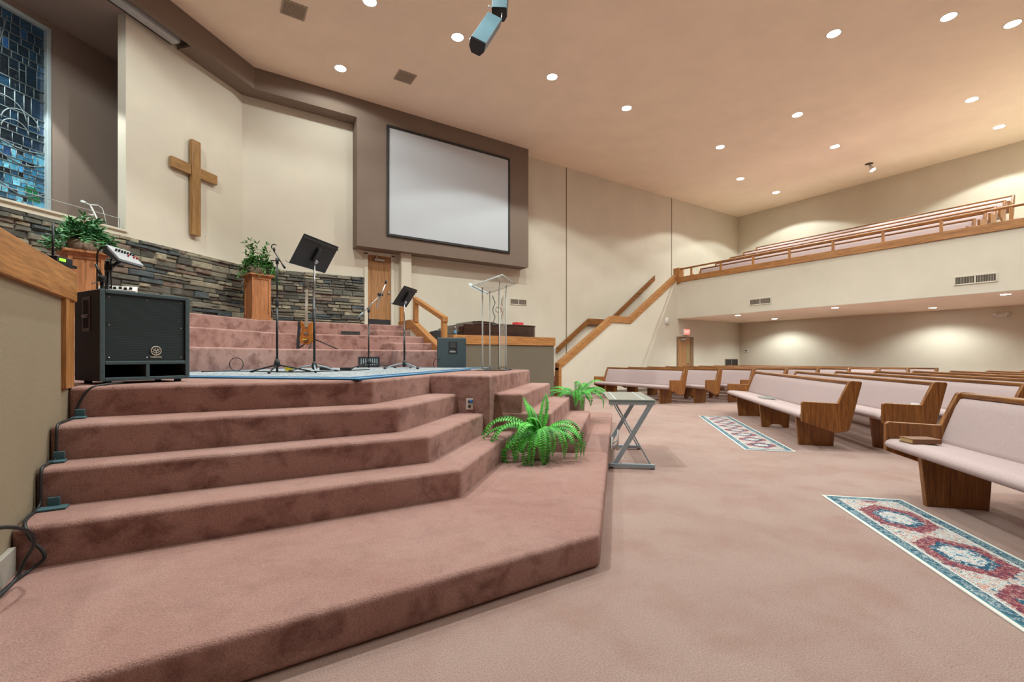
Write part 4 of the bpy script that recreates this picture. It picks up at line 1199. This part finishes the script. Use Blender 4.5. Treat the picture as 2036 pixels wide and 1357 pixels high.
obj('cable', MB().tube([pr(214, 490, Ym), pr(200, 492, Ym), pr(193, 505, Ym), pr(193, 530, Ym), pr(193, 575, Ym)], .006, 8).tube([pr(226, 505, Ym), pr(220, 520, Ym), pr(220, 545, Ym), pr(222, 575, Ym)], .005, 8), M_CABLE, mx)
bs = thing('boom_arm', 'short black boom arm with a silver screw, behind the subwoofer', 'stand arm')
u0, u1 = pr(190, 525, 3.85), pr(203, 553, 3.85)
obj('arm', MB().tube([u0, u1], [.008, .014], 10).tube([u1, Vector((u1.x, u1.y, ZS[4]))], .014, 10), M_BLACK, bs)
obj('joint', MB().tube([pr(200, 560, 3.83), pr(204, 548, 3.83)], .025, 12), M_BLKP, bs)
obj('thumb_screw', MB().tube([pr(183, 565, 3.82), pr(198, 559, 3.82)], .005, 8), M_STEEL, bs)
wm = thing('white_rack_mixer', 'white rack mixer with black knobs peeping over the subwoofer top', 'mixer')
c = pr(235, 577, 4.1); Mw = Matrix.Translation(c) @ Matrix.Rotation(math.radians(57.2 - 90 + 35), 4, 'Z') @ Matrix.Rotation(.35, 4, 'X')
obj('panel', MB().box(None, (.26, .16, .04), M=Mw), M_WHITE, wm, .004)
kb = MB()
for i in range(6): kb.box(None, (.02, .02, .02), M=Mw @ Matrix.Translation((-.09 + .036 * i, -.05 + .02 * (i % 2), .028)))
obj('knobs', kb, M_BLKP, wm)
obj('support', MB().tube([Vector((c.x, c.y, ZS[4])), c - Vector((0, 0, .02))], .03, 12), M_BLACK, wm)

# baptistry microphone on a silver boom
bmic = thing('baptistry_microphone', 'silver microphone on a slim boom stand behind the glass panel', 'microphone')
Yq = 8.35
q0, q1_, q2_ = pr(163, 401.5, Yq), pr(180, 408, Yq), pr(198, 446, Yq)
obj('microphone', MB().tube([q0, q0 + (q1_ - q0) * .55], [.034, .024], 12), M_WHITE, bmic)
obj('boom', MB().tube([q0 + (q1_ - q0) * .5, q1_, pr(196, 409, Yq)], .014, 8), M_WHITE, bmic)
obj('pole', MB().tube([q1_, q2_, Vector((q2_.x, q2_.y, 2.5))], .014, 8), M_WHITE, bmic)
obj('cable', MB().tube([pr(196, 409, Yq), pr(204, 415, Yq), pr(208, 430, Yq), pr(212, 448, Yq)], .006, 6), M_WHITE, bmic)

# ------------------------------------------------------------------ cables on stage and steps
cb = []
def V3(x, y, z): return (x, y, z)
xk = -.755
path = [(-.55, 4.26, 1.0), (-.62, 4.05, .998), (-.70, 3.985, .97), (xk, 3.97, .85), (xk, 3.94, .80), (xk - .005, 3.75, .798), (xk - .01, 3.60, .79), (xk - .01, 3.575, .70), (xk - .01, 3.56, .605),
        (xk - .02, 3.45, .598), (xk - .02, 3.36, .59), (xk - .02, 3.338, .50), (xk - .02, 3.32, .405), (xk - .02, 3.15, .398), (xk, 3.03, .395), (xk + .03, 2.985, .34), (xk + .08, 2.975, .25), (xk + .03, 2.96, .20), (xk + .0, 2.8, .197), (xk - .01, 2.55, .197)]
def smooth(pts, n=5):
    P_ = [Vector(p) for p in pts]; out = []
    for i in range(len(P_) - 1):
        p0 = P_[max(0, i - 1)]; p1, p2 = P_[i], P_[i + 1]; p3 = P_[min(len(P_) - 1, i + 2)]
        for k in range(n):
            t = k / n
            out.append(.5 * ((2 * p1) + (p2 - p0) * t + (2 * p0 - 5 * p1 + 4 * p2 - p3) * t * t + (3 * p1 - p0 - 3 * p2 + p3) * t ** 3))
    out.append(P_[-1]); return out
tag(obj('speaker_cable', MB().tube(smooth(path), .0075, 8), M_CABLE), 'black cable running down the left end of the stage steps', 'cable')
lp = [(-.785, 2.05, .52), (-.75, 2.3, .55), (-.70, 2.52, .53), (-.66, 2.68, .46), (-.66, 2.76, .38), (-.70, 2.82, .30), (-.73, 2.80, .22), (-.76, 2.62, .197), (-.77, 2.4, .197), (-.77, 2.1, .197)]
tag(obj('loose_cable', MB().tube(smooth(lp), .0075, 8), M_CABLE), 'black cable looping against the tan wall at the left edge', 'cable')
for i, (x, y, z) in enumerate(((xk + .02, 3.92, .797), (xk + .005, 3.53, .596), (xk + .035, 3.29, .395))):
    tp_ = obj('tape_strip', MB().box((0, 0, 0), (.12 if i == 2 else .07, .07, .012)).box((0, .03, .025), (.05, .012, .05)), M_TAPE, None, .004)
    tp_.location = (x, y, z)
    tag(tp_, ('teal tape holding the cable on the uppermost taped step', 'teal tape holding the cable on the middle taped step', 'wide teal tape holding the cable on the lowest taped step')[i], 'tape')
sc1 = [at(400, 739, RZ_ + .01), at(470, 738, RZ_ + .01), at(540, 739, RZ_ + .01), at(600, 739.5, RZ_ + .01), at(680, 737, RZ_ + .01), at(735, 735, RZ_ + .01)]
tag(obj('stage_cable', MB().tube(smooth([(p[0], p[1], RZ_ + .008) for p in sc1]), .007, 6), M_CABLE), 'thin black cable lying along the back of the stage rug', 'cable')
ca = at(470, 738, RZ_)
lpz = [(ca[0] + rd.x * .09 * math.cos(a), ca[1] + rd.y * .09 * math.cos(a), RZ_ + .085 + .085 * math.sin(a)) for a in [2 * PI * i / 20 - PI / 2 for i in range(21)]]
tag(obj('cable_loop', MB().tube(lpz, .005, 6), M_CABLE), 'upright loop of thin black cable before the lowest choir riser', 'cable')
yt = at(575, 735, RZ_ + .02)
o = obj('yellow_tag', MB().box((0, 0, .025), (.11, .012, .05)), plain('yellow', (.62, .50, .03), .5), None, .002); o.location = (yt[0], yt[1], RZ_); o.rotation_euler = (0, 0, math.radians(57.2 - 90)); tag(o, 'small bright yellow tag on the rug between the stands', 'tag')
for i, (px, py) in enumerate(((647, 734), (688, 735))):
    p = at(px, py, RZ_ + .02)
    o = obj('power_strip', MB().box((0, 0, .022), (.14, .05, .044)).box((.0, -.026, .03), (.09, .004, .02)), M_BLKP, None, .004); o.location = (p[0], p[1], RZ_); o.rotation_euler = (0, 0, math.radians(57.2 - 90))
    tag(o, ('small black cable box behind the tall music stand', 'small black cable box left of the low microphone stand')[i], 'cable box')

# ------------------------------------------------------------------ grilles, outlets, detectors
def grille(name, w, h, M, label, cat, group, frame=M_WHITE, back=M_VENTD, slat=M_VENT, n=14, vert=True, mid=True, th=.018):
    """local x across, z up, -y outwards"""
    t = thing(name, label, cat, M.translation, M.to_euler().z, group)
    fw = .025
    obj('backing', MB().box((0, -.002, 0), (w - fw, .004, h - fw)), back, t)
    f = MB()
    for s in (-1, 1):
        f.box((s * (w / 2 - fw / 2), -th / 2, 0), (fw, th, h)); f.box((0, -th / 2, s * (h / 2 - fw / 2)), (w - 2 * fw, th, fw))
    if mid: f.box((0, -th / 2, 0), (.022, th, h - 2 * fw))
    obj('frame', f, frame, t, .002)
    s = MB()
    for i in range(n):
        if vert: s.box((-w / 2 + fw + (w - 2 * fw) * (i + .5) / n, -.009, 0), ((w - 2 * fw) / n * .35, .010, h - 2 * fw))
        else: s.box((0, -.009, -h / 2 + fw + (h - 2 * fw) * (i + .5) / n), (w - 2 * fw, .010, (h - 2 * fw) / n * .35))
    obj('louvres', s, slat, t)
    return t
def MW(x, z): return Matrix.Translation((x, W - .001, z))
def MXp(y, z, x=BX): return Matrix.Translation((x - .001, y, z)) @ Matrix.Rotation(-PI / 2, 4, 'Z')
grille('wall_vent', .64, .20, MW(8.04, 2.93), 'brown air vent on the side wall above the piano', 'vent', None, M_WALL, M_VENTD, M_VENT, 16)
grille('wall_vent', .68, .20, MXp(7.727, 2.90), 'cream air vent on the balcony front, left of the other one', 'vent', 'balcony front vents', M_WALL, M_VENTD, M_VENT, 26)
grille('wall_vent', .70, .20, MXp(2.96, 2.905), 'cream air vent on the balcony front near the right edge', 'vent', 'balcony front vents', M_WALL, M_VENTD, M_VENT, 26)
grille('return_grille', .90, .62, Matrix.Translation((17.48, SV - .001, .80)), 'dark return air grille low in the corner under the balcony', 'vent', None, M_VENT, M_VENTD, M_VENTD, 10, False)
grille('riser_vent', .36, .17, Matrix.Translation((2.21, TV[0] - .001, 1.10)), 'black floor vent in the lowest choir riser behind the low microphone stand', 'vent', None, M_BLKP, M_VENTD, M_GREY, 8)
grille('riser_vent', .42, .11, Matrix.Translation((2.58, TV[2] - .001, 1.72)), 'long dark vent slot in the top choir riser left of the door', 'vent', None, M_VENTD, M_VENTD, M_VENTD, 10)
for i, (x, y) in enumerate(((3.645, 10.2), (1.2, 9.35))):
    t = thing('ceiling_vent', ('square brown ceiling vent near the starburst light', 'square brown ceiling vent cut by the top edge')[i], 'vent', (x, y, CZ), 0, 'ceiling vents')
    obj('frame', MB().box((0, 0, -.006), (.42, .42, .012)), M_VENT, t, .003)
    s = MB()
    for k in range(9): s.box((0, -.16 + .04 * k, -.016), (.36, .012, .010))
    obj('louvres', s, M_VENT, t)
obj_ = obj('ceiling_patch', MB().box((2.71, 9.82, CZ - .002), (.035, 1.05, .004)), M_CEIL, None); obj_['kind'] = 'structure'; obj_.name = 'trim_9'
def outlet(name, M, label, plug=None):
    t = thing(name, label, 'outlet', M.translation, M.to_euler().z)
    obj('plate', MB().box((0, -.003, 0), (.075, .006, .118)), M_WHITE, t, .002)
    s = MB()
    for z in (-.025, .025): s.lathe([(.016, 0), (.016, .003)], 14, M=Matrix.Translation((0, -.006, z)) @ Matrix.Rotation(PI / 2, 4, 'X'))
    obj('socket', s, M_VENTD, t)
    if plug: obj('plug', MB().box((.022, -.016, .028), (.03, .02, .03)), plug, t, .003)
    return t
pO = B(-1.52, T0)
outlet('wall_outlet', Matrix.Translation((pO[0], pO[1], .685)) @ Matrix.Rotation(math.atan2(F2[1], F2[0]), 4, 'Z'), 'white wall outlet with a blue plug on the dark carpeted stage block', plain('blue_plug', (.03, .16, .5), .5))
pO = B(TN[1], 8.2)
outlet('wall_outlet', Matrix.Translation((pO[0], pO[1], 1.50)) @ Matrix.Rotation(A2, 4, 'Z'), 'white wall outlet in the middle choir riser behind the tall microphone stand')

# exit sign, door hardware, bell, thermostat, emergency light
es = thing('exit_sign', 'small glowing red exit sign above the door under the balcony', 'sign', (14.58, SV - .001, 2.11))
obj('housing', MB().bb(-.17, .17, -.05, 0, -.115, .115), M_WHITE, es, .006)
obj('face', MB().bb(-.155, .155, -.056, -.049, -.10, .10), plain('exit_red', (.6, .10, .08), .5, emit=(1, .16, .12), es=1.1), es)
text('lettering', 'EXIT', .15, es, (0, -.058, 0), (PI / 2, 0, 0), plain('exit_text', (.8, .35, .3), .5, emit=(1, .45, .38), es=1.4))
d1 = thing('door_1', 'oak door with a narrow wired glass light under the balcony', 'door'); d1['kind'] = 'structure'
obj('leaf', MB().bb(14.10, 14.80, SV - .03, SV + .02, 0, 1.88), M_DOOR, d1, .004)
obj('frame', MB().bb(14.80, 14.98, SV - .045, SV + .01, 0, 1.93).bb(14.06, 14.80, SV - .045, SV + .01, 1.88, 1.93).bb(14.055, 14.10, SV - .045, SV + .01, 0, 1.88), plain('door_frame_tan', (.22, .13, .07), .5), d1, .004)
obj('glass_light', MB().bb(14.60, 14.72, SV - .036, SV - .029, .95, 1.62), plain('wired_glass', (.30, .24, .11), .25), d1)
obj('door_closer', MB().bb(14.2, 14.46, SV - .09, SV - .03, 1.80, 1.86).tube([(14.3, SV - .07, 1.85), (14.62, SV - .12, 1.88)], .012, 8), M_STEEL, d1, .004)
obj('handle', MB().tube([(14.70, SV - .03, .93), (14.70, SV - .07, .93), (14.62, SV - .07, .93)], .012, 8), M_STEEL, d1)
d2 = thing('door_2', 'oak veneer door with a black kick plate at the top of the choir risers', 'door'); d2['kind'] = 'structure'
obj('leaf', MB().bb(DX0 + .04, DX1 - .04, W + .02, W + .06, DZ0, DZ1 - .04), M_DOOR, d2, .003)
obj('kick_plate', MB().bb(DX0 + .05, DX1 - .05, W + .012, W + .021, DZ0 + .01, DZ0 + .19), M_BLKP, d2)
obj('frame', MB().bb(DX0 - .05, DX0 + .04, W - .03, W + .10, TZ[2], DZ1).bb(DX1 - .04, DX1 + .05, W - .03, W + .10, TZ[2], DZ1).bb(DX0 - .05, DX1 + .05, W - .03, W + .10, DZ1 - .04, DZ1 + .04), M_WALL, d2, .004)
obj('door_closer', MB().bb(3.48, 3.74, W - .05, W + .02, 3.72, 3.77).tube([(3.6, W - .02, 3.76), (3.5, W - .09, 3.82)], .012, 8), M_STEEL, d2, .004)
obj('knob', MB().lathe([(.028, 0), (.012, .01), (.012, .03), (.028, .045), (.02, .06), (0, .062)], 16, M=Matrix.Translation((DX1 - .10, W + .02, 2.90)) @ Matrix.Rotation(PI / 2, 4, 'X')), M_STEEL, d2)
struct('wall_pilaster', MB().bb(4.14, 4.42, W - .22, W, TZ[2], 3.965), M_WALL)
be = thing('door_chime', 'white oval chime on the stair wall under the balcony corner', 'chime', (13.5, SV - .001, 2.47))
obj('shell', MB().lathe([(.12, 0), (.12, .03), (.09, .055), (0, .065)], 24, M=Matrix.Rotation(PI / 2, 4, 'X') @ Matrix.Diagonal((.8, 1.1, 1, 1))), M_WHITE, be)
th_ = thing('mounted_thermostat', 'small white thermostat on the back wall under the balcony', 'thermostat', (18.058, 10.45, 1.44), -PI / 2)
obj('case', MB().box((0, -.012, 0), (.17, .024, .12)), M_WHITE, th_, .004)
obj('display', MB().box((-.01, -.026, .005), (.07, .004, .05)), M_VENTD, th_)
em = thing('mounted_emergency_light', 'white twin emergency light on the back wall under the balcony', 'light', (18.058, 3.27, 2.33), -PI / 2)
obj('case', MB().box((0, -.03, 0), (.22, .06, .10)), M_WHITE, em, .01)
for sx in (-1, 1): obj('lamp_head', MB().lathe([(.03, -.02), (.045, .03), (.05, .04), (0, .042)], 16, M=Matrix.Translation((sx * .12, -.05, .04)) @ Matrix.Rotation(PI / 2 + .3, 4, 'X')), M_WHITE, em)

# ------------------------------------------------------------------ hanging line of column speakers
M_SPK = plain('speaker_blue_grey', (.062, .125, .155), .45)
def hang(name, pts, Y, label):
    t = thing(name, label, 'loudspeaker', (0, 0, 0), 0, 'hanging loudspeakers')
    return t
Yh = 6.3
def hp(px, py, dY=0): return pr(px, py, Yh + dY)
def hbox(t, A_, B_, Wd, Dp, fin):
    """box with its long axis from A_ to B_"""
    ax = (B_ - A_); L = ax.length; ax.normalize()
    toC = (Vector((0, 0, EYE)) - A_); fr_ = (toC - ax * toC.dot(ax)).normalized()      # face that looks back at the camera side
    fr_ = (fr_ + fin).normalized(); fr_ = (fr_ - ax * fr_.dot(ax)).normalized()
    sx = ax.cross(fr_).normalized()
    M = Matrix.Translation((A_ + B_) / 2) @ Matrix((sx, fr_, ax)).transposed().to_4x4()
    prof = [(-Wd / 2, Dp / 2), (Wd / 2, Dp / 2), (Wd / 2, -Dp * .1), (Wd * .28, -Dp / 2), (-Wd * .28, -Dp / 2), (-Wd / 2, -Dp * .1)]
    obj('cabinet', MB().extr([(p[0], p[1] - .004) for p in prof], lambda p, q, a: M @ Vector((p, q, a)), -L / 2, L / 2), M_BLKP, t, .006)
    obj('face_panel', MB().box(None, (Wd - .012, .012, L - .02), M=M @ Matrix.Translation((0, Dp / 2, 0))), M_SPK, t, .004)
    return M
h1 = hang('hanging_speaker', None, Yh, 'lower blue-grey speaker hanging tilted from the ceiling')
cd = (Vector((CS, SN, 0)))
M1 = hbox(h1, hp(948, 94, -.1), hp(981, 44, .28), .22, .19, -rd * .35 + Vector((0, 0, .05)))
obj('eye_bolt', MB().tube([hp(936, 78) + Vector((0, 0, .0)) + (rd * math.cos(a) + Vector((0, 0, 1)) * math.sin(a)) * .016 for a in [2 * PI * i / 10 for i in range(11)]], .005, 6), M_STEEL, h1)
h2 = hang('hanging_speaker', None, Yh, 'upper blue-grey speaker hanging from the ceiling, cut by the top edge')
hbox(h2, hp(993, 30, .32), hp(1000, -40, .42), .22, .22, -rd * .15)
obj('eye_bolt', MB().tube([hp(974, 13, .3) + (rd * math.cos(a) + Vector((0, 0, 1)) * math.sin(a)) * .016 for a in [2 * PI * i / 10 for i in range(11)]], .005, 6), M_STEEL, h2)
obj('link_chain', MB().tube([hp(998, 26, .2), hp(996, 42, .2)], .006, 6), M_STEEL, h2)
hr = hp(1001, -40, .42)
obj('hanging_rod', MB().tube([hr, Vector((hr.x, hr.y, CZ))], .012, 8), M_BLACK, h2)

# ------------------------------------------------------------------ lighting
LCOL = (.92, 1.0, .95)
def spot(parent, loc, energy, angle, blend, tgt=None, r=.05):
    l = bpy.data.lights.new('lamp', 'SPOT'); l.energy = energy; l.spot_size = math.radians(angle); l.spot_blend = blend
    l.shadow_soft_size = r; l.color = LCOL
    o = bpy.data.objects.new('lamp', l); COL.objects.link(o); o.parent = parent; o.location = loc
    if tgt is not None:
        o.rotation_euler = (Vector(tgt) - Vector(loc)).to_track_quat('-Z', 'Y').to_euler()
    return o
def can(x, y, z, label, energy, angle, blend=.14, group='ceiling downlights', r=.115):
    t = thing('ceiling_light', label, 'ceiling light', (x, y, z), 0, group)
    obj('trim_ring', MB().lathe([(r, -.002), (r + .022, -.006), (r + .024, 0)], 28), M_TRIMW, t)
    obj('lens', MB().lathe([(0, -.003), (r, -.003), (r, -.001)], 28), M_LAMP, t)
    spot(t, (0, 0, -.03), energy, angle, blend)
    return t
EN = 235; AN = 129
cans = [((2.33, 8.38), 'bright ceiling light cut by the top edge, left of the hanging speakers'), ((2.32, 10.68), 'bright starburst ceiling light above the brown fascia corner'),
        ((4.08, 8.36), 'bright ceiling light just left of the hanging speakers'), ((6.49, 8.365), 'ceiling light just right of the hanging speakers'),
        ((8.93, 8.37), 'ceiling light above the right half of the projection screen'), ((13.0, 8.36), 'ceiling light over the stair foot, nearest the side wall'),
        ((15.93, 9.455), 'left one of the three small ceiling lights over the balcony corner'), ((18.43, 9.48), 'rearmost small ceiling light in the balcony corner'),
        ((15.93, 6.434), 'small ceiling light over the balcony railing'), ((13.0, 6.13), 'ceiling light in mid ceiling before the balcony'),
        ((10.35, 4.2), 'large ceiling light at the upper right before the corner pair'), ((11.67, 2.81), 'left light of the pair in the top right corner'),
        ((12.96, 2.2), 'ceiling light at the extreme top right edge'), ((15.91, 3.40), 'large ceiling light at the right above the balcony'),
        ((18.44, 3.386), 'small ceiling light at the right edge near the back wall')]
for (x, y), lab in cans: can(x, y, CZ, lab, EN * (.25 if x < 5 else .46 if 10 < x < 14 else 1), 165 if x < 5 else AN)
hid = [(2.3, 5.6), (5.2, 4.2), (-2.0, 6.6), (0.2, 4.2), (7.0, 2.0), (9.4, .6), (13.5, -.8), (15.9, .2), (18.4, -.5), (15.9, -4), (11, -4), (3.2, .2)]  # ceiling grid carried on out of view; last lamp added to lift dark risers
for i, (x, y) in enumerate(hid):
    can(x, y, CZ, 'unseen ceiling light added behind the camera', EN * (.75 if y == .2 and x < 4 else 1.5 if x < 4 and y > 5 else 3.0 if x < 4 else 1.8 if x < 8 else 1), 160 if x < 4 and y > 5 else AN, group='ceiling lights behind the camera')
for (x, y), lab in (((14.6, 8.75), 'small light under the balcony, nearest the exit door'), ((17.05, 8.82), 'small light under the balcony at the far corner'),
                    ((14.68, 5.93), 'small light under the balcony below the left vent'), ((17.0, 4.43), 'small light under the balcony at the right'),
                    ((14.7, 2.6), 'light under the balcony beyond the right edge'), ((17.0, .3), 'light under the balcony beyond the right edge')):
    can(x, y, SOF - .012, lab, 112, 144, .5, 'lights under the balcony', .085)
# adjustable eyeball spot aimed at the balcony wall
t = thing('spotlight', 'adjustable spotlight hanging from its dark ceiling cup over the balcony', 'ceiling light', (18.3, 6.39, CZ))
obj('ceiling_cup', MB().lathe([(.0, -.004), (.11, -.004), (.12, 0)], 24), M_VENTD, t)
Ms = Matrix.Translation((.1, -.05, -.17)) @ Matrix.Rotation(math.radians(-28), 4, 'X')
obj('lamp_body', MB().lathe([(.035, .13), (.05, .10), (.085, -.03), (.088, -.045)], 20, M=Ms), M_TRIMW, t)
obj('lens', MB().lathe([(0, -.046), (.082, -.046)], 20, M=Ms), M_LAMP, t)
obj('bracket', MB().tube([(-.03, 0, -.004), (.02, -.02, -.08)], .010, 8).tube([(.06, 0, -.004), (.07, -.03, -.08)], .010, 8), M_VENT, t)
spot(t, (.1, -.085, -.24), 120, 90, .3, (.3, -1.5, -2.9))
# narrow wash above the baptistry
t = thing('ceiling_light', 'recessed light in the baptistry ceiling', 'ceiling light', (*B(-9.1, 4.9), 7.18), 0, 'ceiling lights behind the camera')
obj('lens', MB().lathe([(0, -.003), (.08, -.003), (.08, 0)], 20), M_LAMP, t)
spot(t, (0, 0, -.02), 420, 84, .15)

wld = bpy.data.worlds.new('world'); SC.world = wld; wld.use_nodes = True
bg = wld.node_tree.nodes['Background']; bg.inputs[0].default_value = (.02, .03, .05, 1); bg.inputs[1].default_value = 1
SC.view_settings.view_transform = 'Standard'; SC.view_settings.look = 'None'; SC.view_settings.gamma = 1
SC.view_settings.use_curve_mapping = False
SC.view_settings.exposure = 0.45
SC.cycles.max_bounces = 10; SC.cycles.diffuse_bounces = 6; SC.cycles.glossy_bounces = 3; SC.cycles.transmission_bounces = 8; SC.cycles.transparent_max_bounces = 8
SC.cycles.caustics_reflective = False; SC.cycles.caustics_refractive = False
SC.cycles.sample_clamp_indirect = 6
SC.cycles.use_denoising = True
